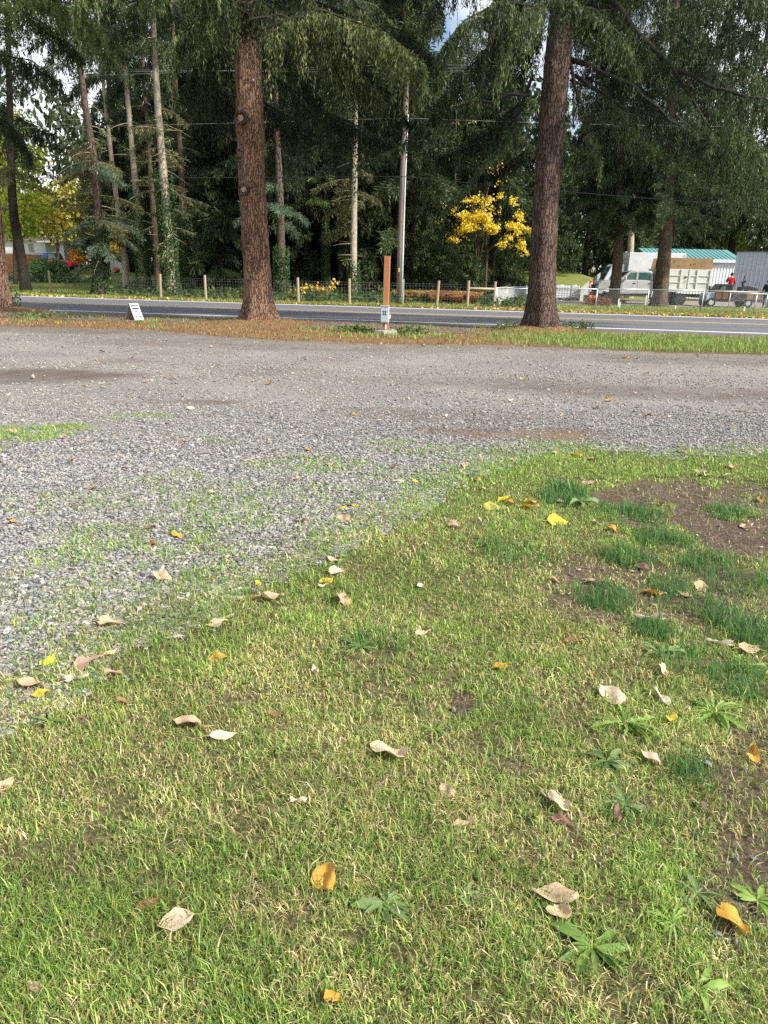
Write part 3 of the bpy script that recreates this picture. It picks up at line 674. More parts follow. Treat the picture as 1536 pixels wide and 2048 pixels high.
big_fir(TREE_L, [(516, 648), (514, 560), (510, 480), (504, 380), (500, 280), (498, 180), (495, 60)], .485,
        'tall fir with bare reddish trunk and cut branch knots, left of the wooden post', M['bark_red'],
        [(zL(243), S_AZ - .35, .34, 1), (zL(383), S_AZ - .35, .30, 1), (zL(313), S_AZ - .6, .24, 0), (zL(490), S_AZ - 1.25, .22, 0), (zL(166), S_AZ + .5, .12, 1), (zL(590), S_AZ - 1.3, .16, 0)],
        .34, nb=62, seed=11, zlow=10.6,
        extra=[(hang_px([(505, 40), (560, 30), (620, 55), (690, 130)], YL - 2.6), 1.1, 1.5, 4, (.05, .08, .03), (.34, .38, .14)),  # bright yellow-green tint of these front boughs paints sunlight into the needles
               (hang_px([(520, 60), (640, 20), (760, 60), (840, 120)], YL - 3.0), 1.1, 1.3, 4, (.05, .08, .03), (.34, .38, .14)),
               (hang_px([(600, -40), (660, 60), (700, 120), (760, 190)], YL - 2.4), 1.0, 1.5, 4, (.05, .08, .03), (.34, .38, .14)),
               (hang_px([(480, 40), (420, 30), (370, 60), (345, 110)], YL - 1.5), 1.2, 1.6, 7, (.035, .055, .03), (.14, .17, .06)),
               (hang_px([(470, -20), (330, -60), (220, -40), (150, 10)], YL - 2.0), 1.2, .9, 7, None, (.13, .17, .05)),
               (hang_px([(400, -60), (460, -10), (520, 0), (570, 30)], YL - 1.6), 1.3, 1.5, 8, (.04, .06, .03), (.15, .18, .07)), (hang_px([(430, -20), (480, 20), (530, 30)], YL - 1.2), .9, 1.2, 8, (.04, .06, .03), (.13, .17, .07)),
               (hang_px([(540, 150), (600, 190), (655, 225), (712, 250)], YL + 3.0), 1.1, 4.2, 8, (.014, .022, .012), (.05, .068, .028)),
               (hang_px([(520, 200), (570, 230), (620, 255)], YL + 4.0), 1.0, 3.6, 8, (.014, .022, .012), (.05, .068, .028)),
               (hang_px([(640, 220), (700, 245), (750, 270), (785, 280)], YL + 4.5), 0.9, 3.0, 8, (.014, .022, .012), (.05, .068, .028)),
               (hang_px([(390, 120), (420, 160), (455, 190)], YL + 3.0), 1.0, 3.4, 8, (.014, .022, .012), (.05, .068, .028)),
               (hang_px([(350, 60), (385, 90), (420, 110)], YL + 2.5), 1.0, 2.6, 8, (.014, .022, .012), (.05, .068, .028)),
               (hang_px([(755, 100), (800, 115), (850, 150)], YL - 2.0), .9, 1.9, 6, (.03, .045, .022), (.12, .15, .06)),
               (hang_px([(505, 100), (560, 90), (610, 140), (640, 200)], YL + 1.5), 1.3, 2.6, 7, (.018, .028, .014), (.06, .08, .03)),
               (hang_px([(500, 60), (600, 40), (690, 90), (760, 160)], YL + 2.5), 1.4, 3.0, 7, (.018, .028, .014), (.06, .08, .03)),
               (hang_px([(700, 0), (760, 50), (800, 90), (845, 130)], YL - 2.2), 1.0, 1.9, 4, (.05, .075, .03), (.34, .38, .14)), (hang_px([(620, 0), (720, 40), (800, 60), (880, 120)], YL + 2.0), 1.4, 2.6, 8, (.02, .032, .016), (.08, .10, .04)), (hang_px([(640, 120), (720, 170), (790, 210), (830, 250)], YL + 1.2), 1.1, 1.5, 7, (.02, .03, .016), (.07, .09, .035)),  # first bough repeats the painted sunlit tint
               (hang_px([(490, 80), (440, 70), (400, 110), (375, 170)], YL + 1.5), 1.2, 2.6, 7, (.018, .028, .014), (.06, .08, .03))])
def lim(pxs, Y0, Y1): return np.array([at(x, y, Y0 + (Y1 - Y0) * k / (len(pxs) - 1)) for k, (x, y) in enumerate(pxs)])
big_fir(TREE_R, [(1082, 668), (1084, 560), (1088, 460), (1095, 340), (1104, 220), (1115, 110), (1125, 20)], .45,
        'tall dark-barked fir with orange needles heaped round its flared base, right of the wooden post', M['bark_dark'],
        [(at(1066, 135, YR)[2], S_AZ - .7, .16, 0)], .30, nb=96, seed=23, zlow=9.6, cA=(.018, .033, .017), cB=(.095, .125, .05),
        spec_limbs=[(lim([(1130, -60), (1230, 10), (1310, 100), (1375, 185), (1425, 262)], YR, YR - 1.5), .12, 1.3, 1.2),
                    (lim([(1340, 138), (1407, 165), (1487, 192), (1600, 215)], YR - .8, YR - 1.6), .065, 1.2, .9),
                    (lim([(1140, 120), (1255, 165), (1310, 212), (1360, 253), (1440, 300)], YR, YR + 1.5), .085, 1.3, 1.3),
                    (lim([(1140, 128), (1150, 165), (1168, 220), (1190, 285), (1200, 340)], YR, YR - .6), .06, .7, .5),
                    (lim([(1150, 150), (1230, 200), (1278, 256), (1325, 310), (1380, 345)], YR, YR + 1.2), .06, 1.0, .9),
                    (lim([(1065, 150), (1045, 215), (1010, 280), (950, 350), (890, 420)], YR, YR + 1.5), .05, .4, .3),
                    (lim([(1060, 190), (960, 205), (870, 225), (800, 290), (720, 330)], YR, YR + 2.0), .05, .5, .35)],
        extra=[(hang_px([(1090, 20), (1010, 0), (930, 40), (880, 100)], YR - 2.2), 1.2, 1.3, 7, (.04, .065, .03), (.15, .2, .075)),
               (hang_px([(1090, 10), (1040, 30), (1010, 70), (1000, 130)], YR - 2.0), 1.0, 1.2, 7, (.04, .065, .03), (.17, .22, .08)),
               (hang_px([(1130, 10), (1190, 20), (1240, 70), (1270, 120)], YR - 1.5), 1.2, 1.2, 7, (.035, .06, .03), (.13, .18, .07)),
               (hang_px([(1060, -30), (1110, -10), (1160, 10), (1200, 40)], YR - 1.5), 1.0, 1.1, 8, (.04, .065, .03), (.15, .2, .075)),
               (hang_px([(1400, -60), (1480, -10), (1560, 10)], YR - 2), 1.3, 1.6, 8, (.03, .05, .028), (.11, .15, .06)), (hang_px([(1480, 120), (1530, 160), (1600, 200)], YR + 1), 1.3, 1.8, 8, (.03, .05, .028), (.11, .15, .06)),
               (hang_px([(1130, -20), (1200, 20), (1270, 70), (1330, 130)], YR + 2.5), 1.4, 1.8, 7, (.022, .038, .022), (.09, .125, .05)),
               (hang_px([(1140, 60), (1200, 100), (1260, 150), (1310, 220)], YR + 3.0), 1.4, 1.8, 7, (.022, .038, .022), (.09, .125, .05)),
               (hang_px([(1140, 160), (1190, 180), (1250, 230), (1290, 290)], YR + 2.0), 1.4, 1.8, 7, (.022, .038, .022), (.09, .125, .05)),
               (hang_px([(1200, -60), (1290, -20), (1370, 30), (1430, 90)], YR + 2.5), 1.4, 1.8, 7, (.022, .038, .022), (.09, .125, .05)),
               (hang_px([(1350, 60), (1400, 110), (1450, 160), (1490, 210)], YR + 2.8), 1.4, 1.8, 7, (.022, .038, .022), (.09, .125, .05)),
               (hang_px([(1500, 170), (1540, 210), (1600, 250)], YR + 2.0), 1.4, 1.8, 7, (.022, .038, .022), (.09, .125, .05)),
               (hang_px([(1380, 250), (1440, 280), (1500, 330)], YR + 3.2), 1.4, 1.8, 7, (.022, .038, .022), (.09, .125, .05)),
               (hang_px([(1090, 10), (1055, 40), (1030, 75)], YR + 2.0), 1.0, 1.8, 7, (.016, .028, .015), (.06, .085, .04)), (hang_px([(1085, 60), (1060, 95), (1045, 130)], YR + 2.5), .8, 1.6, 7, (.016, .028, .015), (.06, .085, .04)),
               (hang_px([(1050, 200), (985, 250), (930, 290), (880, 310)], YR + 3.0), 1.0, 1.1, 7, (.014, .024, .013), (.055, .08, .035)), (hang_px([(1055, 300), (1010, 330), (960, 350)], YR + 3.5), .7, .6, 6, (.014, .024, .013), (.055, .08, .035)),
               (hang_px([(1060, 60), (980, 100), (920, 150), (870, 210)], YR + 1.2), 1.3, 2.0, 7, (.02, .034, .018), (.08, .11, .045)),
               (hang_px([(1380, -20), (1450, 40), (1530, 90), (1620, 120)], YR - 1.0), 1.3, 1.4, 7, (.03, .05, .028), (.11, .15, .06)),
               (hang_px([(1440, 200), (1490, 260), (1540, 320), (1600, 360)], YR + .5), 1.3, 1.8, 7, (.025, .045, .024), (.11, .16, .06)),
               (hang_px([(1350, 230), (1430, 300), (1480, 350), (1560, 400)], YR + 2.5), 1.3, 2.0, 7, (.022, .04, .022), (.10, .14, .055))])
big_fir(TREE_E, [(-14, 625), (-20, 540), (-28, 440), (-38, 330), (-46, 220), (-52, 110), (-58, 20)], .62,
        'thick brown trunk cut off by the left edge of the picture', M['bark_edge'], [], .2, nb=66, seed=37, zlow=10.8,
        extra=[(hang_px([(-40, 30), (40, 20), (110, 60), (160, 110)], YE - 1.5), 1.2, 1.6, 7, (.04, .07, .025), (.2, .25, .07)),
               (hang_px([(-40, 10), (60, -10), (150, 10), (195, 70)], YE - 2.5), 1.2, 1.4, 7, (.05, .08, .025), (.22, .26, .07)),
               (hang_px([(-40, 120), (0, 110), (60, 120), (120, 160)], YE + 1), 1.0, 2.2, 7, (.018, .03, .016), (.06, .08, .03)),
               (hang_px([(-40, 250), (0, 230), (30, 260), (60, 310)], YE + .5), 1.0, 1.2, 7, (.02, .04, .022), (.07, .1, .04))])

# ---- ivy, bare twigs and the woods beyond the road
def ivy_on(t, pts, rad, z0, z1, dens=260, name='ivy', col=((.03, .07, .025), (.12, .19, .06))):
    P, Ln = resample(pts, 40); S = Spr(); k = int(dens * (z1 - z0) * (rad * 7 + .6)); z = rng.uniform(z0, z1, k) - .0
    th = rng.uniform(0, 6.283, k); cx = np.interp(z, P[:, 2], P[:, 0]); cy = np.interp(z, P[:, 2], P[:, 1])
    bulge = rad * (1.15 + .55 * fbm(z * 1.2, th, 111)) + .05 * rng.random(k) + .3 * np.exp(-(z - z0) / .5)
    fade = rng.random(k) < np.clip((z1 - z) / (.35 * (z1 - z0)), .05, 1); q = np.stack([cx + bulge * np.cos(th), cy + bulge * np.sin(th), z], 1)[fade]
    D = np.stack([np.cos(th) * .5, np.sin(th) * .5, np.full(k, -.9)], 1)[fade] + rng.normal(0, .35, (fade.sum(), 3))
    S.put(q, D, rng.uniform(.09, .17, len(q)), rng.uniform(.08, .14, len(q)), mixcol(col[0], col[1], rng.random(len(q)) ** 1.5)); S.build(name, M['leaves'], t, wide=False)
def wood_tree(base_px, pxs, rad, mat, label, ivy=None, twigs=0, tuft=0, crown=(9, 22), cA=(.022, .038, .018), cB=(.09, .12, .045), top=24, group=None, low=None, hang=.9, ncr=26, name='conifer_tree', R_=3.0, cat='tree'):
    b0 = gp(*base_px); t = empty(name, (b0[0], b0[1], 0), label, cat, group); Y = b0[1]
    pts = [at(x, y, Y) for x, y in pxs]; pts[0][2] = -.05
    d = pts[-1] - pts[-2]; d /= max(d[2], .1); pts.append(pts[-1] + d * max(1.0, top - pts[-1][2])); tz = pts[-1][2]
    n_ = 8; rtrunk('trunk', pts, [rad * (1 - .85 * (k / n_)) for k in range(n_ + 1)], M[mat], t, seg=16, rows=60, furrow=.02, flare=rad * .35, flz=.4)
    C_, _ = resample(pts, 60); axis = lambda z: np.array([np.interp(z, C_[:, 2], C_[:, 0]), np.interp(z, C_[:, 2], C_[:, 1]), z])
    if ivy: ivy_on(t, pts, rad, 0, ivy)
    S = Spr(); bl = []; tw = []
    for k in range(twigs):
        zz = rng.uniform(2.5, 11); az = rng.uniform(0, 6.283); P = bough_pts(axis(zz), az, rng.uniform(.6, 2.0), rng.uniform(-.2, .1), rng.uniform(-.1, .45), 6); tw.append(P)
        if rng.random() < tuft: fringe(S, P, .45, .25, 3, 2, .2, .05, (.07, .09, .04), (.2, .22, .10), t0=.4, step=.22)
    for k in range(ncr):
        zz = rng.uniform(crown[0], crown[1]); f_ = 1 - .6 * (zz - crown[0]) / (crown[1] - crown[0] + .01); P = bough_pts(axis(zz), rng.uniform(0, 6.283), R_ * f_ * rng.uniform(.7, 1.2), .05, rng.uniform(.3, .6)); bl.append(P)
        fringe(S, P, .95, hang * rng.uniform(.5, 1.3), 5, 6, .24, .045, cA, cB, dens=.7)
    for lz0, lz1, ln_, kk, a_, b_ in (low or ()):
        for k in range(kk):
            zz = rng.uniform(lz0, lz1); P = bough_pts(axis(zz), rng.uniform(0, 6.283), ln_ * rng.uniform(.6, 1.2), rng.uniform(-.05, .15), rng.uniform(.15, .5)); bl.append(P)
            fringe(S, P, .8, .35, 6, 4, .18, .035, a_, b_, dens=.95)
    wood = boughs(MB(), bl, .035, 4); boughs(wood, tw, .035, 4)
    S.build('crown', M['needles'], t, wood=wood, wmat=M['twig'] if tw else M['limb'])
    return t
BLUE = ((.05, .085, .06), (.17, .23, .155)); OLIVE = ((.06, .065, .03), (.19, .18, .075)); DEEP = ((.018, .03, .016), (.055, .08, .035)); FRSH = ((.06, .115, .035), (.26, .40, .11))
wood_tree((50, 582), [(52, 582), (46, 540), (36, 480), (27, 430), (24, 380), (22, 300)], .36, 'bark_black', 'dark leaning trunk on the far lawn in front of the wooden fence, left', low=[(6.5, 11, 2.6, 14, *OLIVE)], crown=(9, 20), cA=DEEP[0], cB=DEEP[1])
wood_tree((203, 592), [(203, 592), (202, 520), (196, 430), (190, 330), (172, 220), (160, 130), (155, 60)], .30, 'bark_mid', 'ivy-clad conifer with blue-green lower boughs beside the red car', ivy=4.8, twigs=22, tuft=.6, low=[(3.0, 8.5, 2.6, 15, *BLUE), (4.0, 9, 2.8, 16, *OLIVE), (1.8, 4.0, 1.6, 8, *DEEP)], crown=(12, 22))
wood_tree((252, 583), [(253, 583), (246, 500), (236, 420), (225, 330), (212, 220), (203, 130), (198, 60)], .24, 'bark_pale', 'bare pale slender trunk leaning left, first of the pale trunks', twigs=20, tuft=.25, crown=(13, 22))
wood_tree((289, 590), [(289, 590), (283, 500), (274, 400), (265, 300), (256, 200), (250, 120), (247, 60)], .26, 'bark_pale', 'slender pale trunk wrapped in ivy up to twice the fence height, between two pale trunks', ivy=7.2, twigs=16, tuft=.4, crown=(12, 22))
wood_tree((340, 592), [(342, 592), (338, 500), (331, 400), (323, 300), (315, 200), (310, 110), (307, 50)], .34, 'bark_pale', 'tallest cream trunk with a thick coat of ivy on its lower half', ivy=8.0, twigs=40, tuft=.55, low=[(5.5, 11, 2.0, 10, *OLIVE)], crown=(13.5, 22))
wood_tree((315, 588), [(318, 588), (312, 500), (304, 380), (295, 260), (288, 160), (284, 90)], .22, 'bark_mid', 'dim narrow trunk standing just behind the tallest cream trunk', twigs=10, tuft=.3, crown=(10, 22), cA=DEEP[0], cB=DEEP[1])
wood_tree((374, 588), [(376, 588), (372, 500), (366, 400), (360, 300), (352, 200), (348, 100)], .30, 'bark_mid', 'ivy-wrapped grey trunk nearest the left side of the big reddish fir', ivy=6.2, twigs=20, tuft=.5, low=[(5, 10, 2.2, 10, *BLUE)], crown=(10, 22))
wood_tree((440, 588), [(440, 588), (440, 500), (438, 400), (436, 300)], .22, 'bark_black', 'shaggy conifer with pale green boughs to the ground, just left of the big reddish fir', low=[(1.2, 10, 3.0, 46, (.03, .05, .025), (.12, .15, .065))], crown=(9, 20), cA=DEEP[0], cB=DEEP[1])
wood_tree((563, 596), [(563, 596), (562, 500), (560, 400), (556, 300), (552, 200)], .30, 'bark_mid', 'mossy trunk just right of the big reddish fir, across the road', ivy=3.4, low=[(4, 9, 2.8, 14, *BLUE)], crown=(8, 20), cA=DEEP[0], cB=DEEP[1], hang=1.6)
wood_tree((652, 592), [(652, 592), (652, 500), (651, 400), (650, 300)], .15, 'bark_mid', 'thin stem coated with bright ivy behind the yellow shrub', ivy=5.6, low=[(6, 10, 2.2, 12, *FRSH)], crown=(9, 20), cA=DEEP[0], cB=DEEP[1])
wood_tree((682, 592), [(682, 592), (681, 480), (678, 380), (672, 280), (668, 180)], .34, 'bark_black', 'dark weeping conifer with long curtains of drooping twigs, middle of the woods', low=[(6.0, 12, 2.6, 30, *DEEP)], crown=(8.5, 21), cA=DEEP[0], cB=DEEP[1], hang=3.6, ncr=40)
wood_tree((612, 590), [(612, 590), (612, 480), (612, 380), (612, 280), (614, 180)], .28, 'bark_black', 'dark weeping conifer whose curtains hang just right of the big reddish fir', low=[(5.0, 12, 2.4, 24, *DEEP)], crown=(8.5, 21), cA=DEEP[0], cB=DEEP[1], hang=4.2, ncr=40)
wood_tree((733, 586), [(733, 586), (733, 480), (734, 380), (735, 280)], .26, 'bark_black', 'dark weeping conifer with the lowest curtains, left of the wooden post', low=[(7.0, 12, 2.2, 18, *DEEP)], crown=(9, 21), cA=DEEP[0], cB=DEEP[1], hang=4.0, ncr=36)
wood_tree((707, 598), [(707, 598), (707, 500), (708, 420), (710, 300), (712, 150), (712, 60)], .25, 'bark_pale', 'bare grey trunk with ivy round its foot, between the weeping conifer and the wooden post', ivy=2.6, twigs=16, tuft=.4, low=[(4.5, 8.5, 2.4, 10, *OLIVE)], crown=(12, 22))
wood_tree((757, 588), [(757, 588), (757, 500), (757, 400), (757, 300)], .22, 'bark_black', 'bushy green conifer directly behind the wooden post', low=[(1.5, 11, 3.0, 50, *FRSH)], crown=(10, 20))
wood_tree((858, 590), [(858, 590), (856, 520), (852, 450), (850, 400)], .16, 'bark_mid', 'young bright green conifer right of the utility pole, branched to the ground', low=[(.8, 5.4, 2.3, 56, (.07, .14, .04), (.28, .44, .12)), (5.4, 8.2, 1.2, 16, (.07, .14, .04), (.28, .44, .12))], crown=(8, 8.5), ncr=2, top=8.6, R_=.6)
wood_tree((905, 588), [(904, 588), (906, 520), (908, 470), (910, 380), (912, 250)], .13, 'bark_mid', 'thin grey stem below the yellow maple leaves', twigs=8, tuft=.2, crown=(11, 20), cA=DEEP[0], cB=DEEP[1])
wood_tree((1003, 582), [(1003, 582), (1003, 500), (1004, 400), (1005, 280)], .25, 'bark_black', 'dark green conifer filling the gap left of the dark-barked fir', low=[(1.0, 11, 3.2, 48, (.022, .045, .022), (.075, .12, .055))], crown=(10, 20), cA=DEEP[0], cB=DEEP[1])
wood_tree((1225, 609), [(1226, 609), (1232, 560), (1236, 520), (1238, 440), (1240, 340)], .36, 'bark_mid', 'conifer with drooping boughs standing in front of the silver pickup cab', low=[(5.2, 10, 3.4, 46, (.022, .04, .02), (.09, .125, .05))], crown=(8, 24), hang=1.8, ncr=64, R_=4.2, top=27)
wood_tree((1318, 612.5), [(1318, 612.5), (1324, 570), (1328, 520), (1334, 440), (1338, 340)], .46, 'bark_mid', 'thick conifer trunk standing in front of the white side panels of the tall-sided truck', low=[(5.0, 10, 4.2, 56, (.02, .036, .02), (.085, .125, .05))], crown=(9, 24), hang=1.4, ncr=64, R_=4.4, top=27)
wood_tree((1258, 598), [(1258, 598), (1260, 540), (1262, 480), (1264, 400)], .32, 'bark_pale', 'pale grey trunk between the cab-over truck and its white box', crown=(7, 20), ncr=30, cA=(.03, .055, .025), cB=(.12, .17, .06))
wood_tree((1440, 580), [(1440, 580), (1440, 520), (1440, 440), (1440, 300)], .3, 'bark_mid', 'green conifer behind the teal roof, towards the right edge', low=[(7, 12, 4.4, 40, (.025, .045, .025), (.09, .14, .06))], crown=(9, 28), hang=1.4, ncr=60, R_=5, top=31)

# ---- the tall conifers that close the woods: three shapes, copied with their own size and turn
def fill_shape(seed, Hh, z0, rad, cA, cB, n_=64):
    global rng
    keep = rng; rng = np.random.default_rng(seed)
    t = empty('conifer_tree', (0, 0, 0)); rtrunk('trunk', [(0, 0, -.1), (.1, 0, Hh * .5), (0, .1, Hh)], [.32, .22, .04], M['bark_black'], t, seg=10, rows=24, furrow=.01, flare=.1)
    S = Spr()
    for k in range(n_):
        u = (k + rng.random()) / n_; zz = z0 + (Hh - z0 - .6) * u; P = bough_pts(np.array([0, 0, zz]), rng.uniform(0, 6.283), rad * (1 - u) ** .8 * rng.uniform(.7, 1.25) + .3, .1, .45, 6)
        fringe(S, P, 1.3, .9, 5, 4, .36, .075, cA, cB, dens=.65)
    S.build('crown', M['needles'], t); rng = keep; return t
protos = [fill_shape(201, 24, 1.5, 4.2, (.02, .036, .018), (.085, .12, .045), 90), fill_shape(202, 27, 5, 4.0, (.024, .04, .018), (.11, .13, .05), 80), fill_shape(203, 20, .6, 3.6, (.025, .05, .02), (.12, .18, .06), 90)]
spots = []
for k in range(400):
    Y = rng.uniform(54, 92); px = rng.uniform(-60, 1640); x = (px - 768) / 1497 * Y
    ok = all((x - a) ** 2 + (Y - b) ** 2 > 3.1 ** 2 for a, b in spots)
    if px < 420 and (Y < 80 or rng.random() < .5): ok = False
    if px < 175 and not (px < 30 and Y > 80): ok = False
    if 830 < px < 1090 and Y < 72: ok = False
    if px > 1010 and Y < 86: ok = False
    if px > 1120 and Y < 89: ok = False
    
    if 570 < px < 700 and rng.random() < .5: ok = False
    if ok: spots.append((x, Y))
lab = ['tall dark conifer in the closed wood behind the wire fence', 'open-crowned conifer with a bare lower trunk in the closed wood behind the wire fence', 'bushy conifer with boughs down to the ground in the closed wood behind the wire fence']
grp = ['tall dark conifers of the closed wood', 'open-crowned conifers of the closed wood', 'bushy conifers of the closed wood']
first = [True] * 3
for k, (x, Y) in enumerate(spots):
    i = k % 3; o = protos[i] if first[i] else copy_tree(protos[i]); first[i] = False
    o.location = (x, Y, gz(x, Y) - .05); o.rotation_euler = (0, 0, rng.uniform(0, 6.28)); s_ = rng.uniform(.85, 1.2); tall = 1.35 if x / Y > .23 else 1; o.scale = (s_ * tall ** .5, s_ * tall ** .5, s_ * rng.uniform(.95, 1.1) * tall)
    tag(o, lab[i], 'tree', grp[i])
print('fill trees', len(spots))

# ---- broad-leaved trees
def leafy(name, base, trunks, clumps, label, cat, ca, cb, ls=(.1, .18), n_=900, mat='leaves', tm='bark_mid', flat=.6):
    t = empty(name, (base[0], base[1], 0), label, cat); b = MB()
    for pts, r_ in trunks: P, _ = resample(pts, 10); b.tube(P, [r_ * (1 - .75 * k / 9) for k in range(10)], 7)
    if trunks: b.build('trunk', M[tm], t, local=False, smooth=True)
    S = Spr()
    for c, rx, rz, m_ in clumps:
        k = int(n_ * m_); d = rng.standard_normal((k, 3)); d /= np.linalg.norm(d, axis=1, keepdims=True); d *= rng.random((k, 1)) ** .45
        P = np.array(c) + d * np.array([rx, rx, rz]); P += .12 * rng.standard_normal((k, 3))
        keep_ = fbm(P[:, 0] * 1.6 + P[:, 1], P[:, 2] * 2.2, 131, 2) > (.44 if name == 'maple_tree' else .36); P = P[keep_]; k = len(P)
        D = rng.normal(0, .6, (k, 3)); D[:, 2] -= .45
        l = rng.uniform(*ls, k); S.put(P, D, l, l * rng.uniform(.7, 1.0, k), mixcol(ca, cb, rng.random(k)) * rng.uniform(.8, 1.2, (k, 1)))
    S.build('foliage', M[mat], t, mid=.5); return t
Ym = gp(960, 592)[1] - 1.0
mb = gp(953, 592)
def mpx(x, y, dz=0): return at(x, y, Ym + dz)
MAPLE = [(mpx(rng.normal(948, 36), rng.normal(449, 14), rng.uniform(-1.2, .6)), rng.uniform(.3, .8), rng.uniform(.1, .22), rng.uniform(.12, .3)) for _ in range(17)]
MAPLE += [(mpx(rng.normal(945, 30), rng.normal(408, 18), rng.uniform(-1, 1)), rng.uniform(.25, .55), rng.uniform(.12, .3), rng.uniform(.05, .14)) for _ in range(12)]
MAPLE += [(mpx(rng.normal(1040, 14), rng.uniform(370, 520), rng.uniform(-1, 1)), rng.uniform(.25, .5), rng.uniform(.15, .4), rng.uniform(.06, .16)) for _ in range(13)]
MAPLE += [(mpx(rng.uniform(860, 955), rng.uniform(200, 340), rng.uniform(-1, 1)), rng.uniform(.15, .35), rng.uniform(.1, .25), rng.uniform(.008, .03)) for _ in range(6)]
MAPLE += [(mpx(rng.uniform(895, 1010), rng.uniform(340, 470), 0), 1.0, .8, .05) for _ in range(8)]
mtr = [([at(952, 592, Ym) * [1, 1, 0], at(952, 520, Ym), at(948, 430, Ym), at(935, 370, Ym)], .13), ([at(970, 592, Ym) * [1, 1, 0], at(974, 500, Ym), at(966, 420, Ym), at(985, 340, Ym)], .13), ([at(974, 505, Ym), at(1010, 470, Ym), at(1045, 400, Ym)], .07)]
for c_ in MAPLE[:29:2]: mtr.append(([at(956, min(540, 40 + c_[0][2] * 0 + 500), Ym), (np.array(c_[0]) * .6 + at(954, 470, Ym) * .4) - [0, 0, .3], np.array(c_[0])], .035))
leafy('maple_tree', mb, mtr, MAPLE, 'bright yellow maple glowing in the dark woods between the utility pole and the dark-barked fir', 'tree', (.80, .58, .05), (.95, .80, .13), (.13, .22), 1500)
lb = gp(28, 575); Yl = 62
leafy('leafy_tree', at(30, 560, Yl), [([at(30, 568, Yl) * [1, 1, 0], at(28, 400, Yl), at(26, 300, Yl)], .2)], [(at(35, 300, Yl), 2.4, 2.0, 1.2), (at(45, 400, Yl), 2.6, 1.8, 1.2), (at(30, 450, Yl), 2.0, 1.2, .8), (at(20, 250, Yl), 1.6, 1.4, .5)],
      'yellow-green leafy tree showing behind the trunk at the left edge', 'tree', (.3, .38, .04), (.5, .55, .08), (.2, .36), 1300)
leafy('leafy_tree', at(115, 560, 70), [([at(115, 560, 70) * [1, 1, 0], at(115, 420, 70)], .2)], [(at(115, 450, 70), 3.0, 1.6, 1.3), (at(95, 410, 70), 2.4, 1.6, .8), (at(140, 400, 70), 2.4, 2.0, .8)],
      'gold-tinged leafy tree above the white mobile home roof', 'tree', (.28, .27, .05), (.6, .5, .1), (.22, .4), 1300)
leafy('orange_shrub', at(158, 532, 83), [], [(at(160, 512, 83), 1.1, .7, 1.0), (at(150, 508, 83), .6, .4, .4)], 'orange autumn shrub behind the red car\'s bonnet', 'shrub', (.5, .2, .03), (.75, .38, .05), (.16, .3), 700)
leafy('yellow_sapling', at(226, 560, 56), [([at(228, 588, 56) * [1, 1, 0], at(226, 500, 56)], .05)], [(at(222, 495, 56), .55, .9, .7), (at(232, 485, 56), .4, .6, .3)], 'small yellow-leaved sapling beside the white shed', 'tree', (.7, .5, .05), (.85, .65, .12), (.16, .28), 420)
leafy('leafy_tree', at(1425, 555, 95), [([at(1425, 555, 95) * [1, 1, 0], at(1425, 480, 95)], .25)], [(at(1430, 470, 95), 3.6, 2.6, 1.2), (at(1465, 488, 95), 3.0, 1.6, .7), (at(1400, 460, 95), 3, 2, .6)], 'light green leafy tree above the teal roof', 'tree', (.2, .28, .06), (.45, .5, .12), (.3, .5), 1200)
# bracken, ivy mound, undergrowth
def fern_bank(name, px0, px1, py, hpx, label, ca, cb, Yoff=0, k=70):
    b0 = gp((px0 + px1) / 2, py); Y = b0[1] + Yoff; t = Spr()
    for q in range(k):
        c = at(rng.uniform(px0, px1), py, Y + rng.uniform(-.7, .7)); c[2] = 0; hh = hpx / (F * 1.06 / Y)
        for fr in range(6):
            az = rng.uniform(0, 6.283); L_ = hh * rng.uniform(.5, 1.25); P = bough_pts(c, az, L_ * .75, 1.5, .95, 7); pts, _ = resample(P, 14)
            tg = np.gradient(pts, axis=0); sd = np.cross(tg, [0, 0, 1.]); sd /= np.linalg.norm(sd, axis=1, keepdims=True) + 1e-6
            for sg in (-1, 1):
                D = sd * sg + tg * 1.2; D[:, 2] -= .2; l = .34 * L_ * (1 - np.linspace(0, .85, 14)); t.put(pts, D, l, l * .35, mixcol(ca, cb, rng.random(14)) * rng.uniform(.6, 1.2))
    o = t.build(name, M['leaves'], None); tag(o, label, 'fern'); return o
fern_bank('bracken', 812, 862, 605, 44, 'yellow-brown bracken clump at the foot of the utility pole', (.4, .3, .09), (.5, .28, .09), k=60)
fern_bank('bracken', 870, 940, 608, 46, 'rusty orange bracken clump behind the two fence posts beside the crossbar', (.36, .17, .07), (.52, .28, .12), k=70)
leafy('yellow_shrub', gp(625, 600), [], [(at(600, 588, gp(620, 600)[1]), .7, .3, .35), (at(624, 585, gp(620, 600)[1]), .8, .45, .6), (at(645, 588, gp(620, 600)[1]), .5, .35, .35), (at(664, 572, gp(620, 600)[1]), .2, .4, .12)], 'low yellow-orange shrub behind the wire fence, right of the big reddish fir', 'shrub', (.6, .42, .08), (.75, .5, .14), (.14, .24), 420)
mY = 65; b0 = at(95, 557, mY)
leafy('ivy_mound', b0, [], [(at(98, 543, mY), 1.7, 1.15, 3.0), (at(70, 552, mY), 1.2, .7, 1.2), (at(128, 557, mY), 1.5, .5, 1.3), (at(160, 561, mY), 1.3, .3, .8), (at(35, 557, mY), 1.0, .4, .5)], 'rounded mound smothered in green creeper in front of the red car', 'shrub', (.09, .17, .06), (.28, .42, .16), (.14, .26), 1700)
S = Spr(); k = 26000
x = rng.uniform(-30, 13, k); bk = rng.uniform(2.6, 26, k); y = line_y(fA, fB, x) + bk
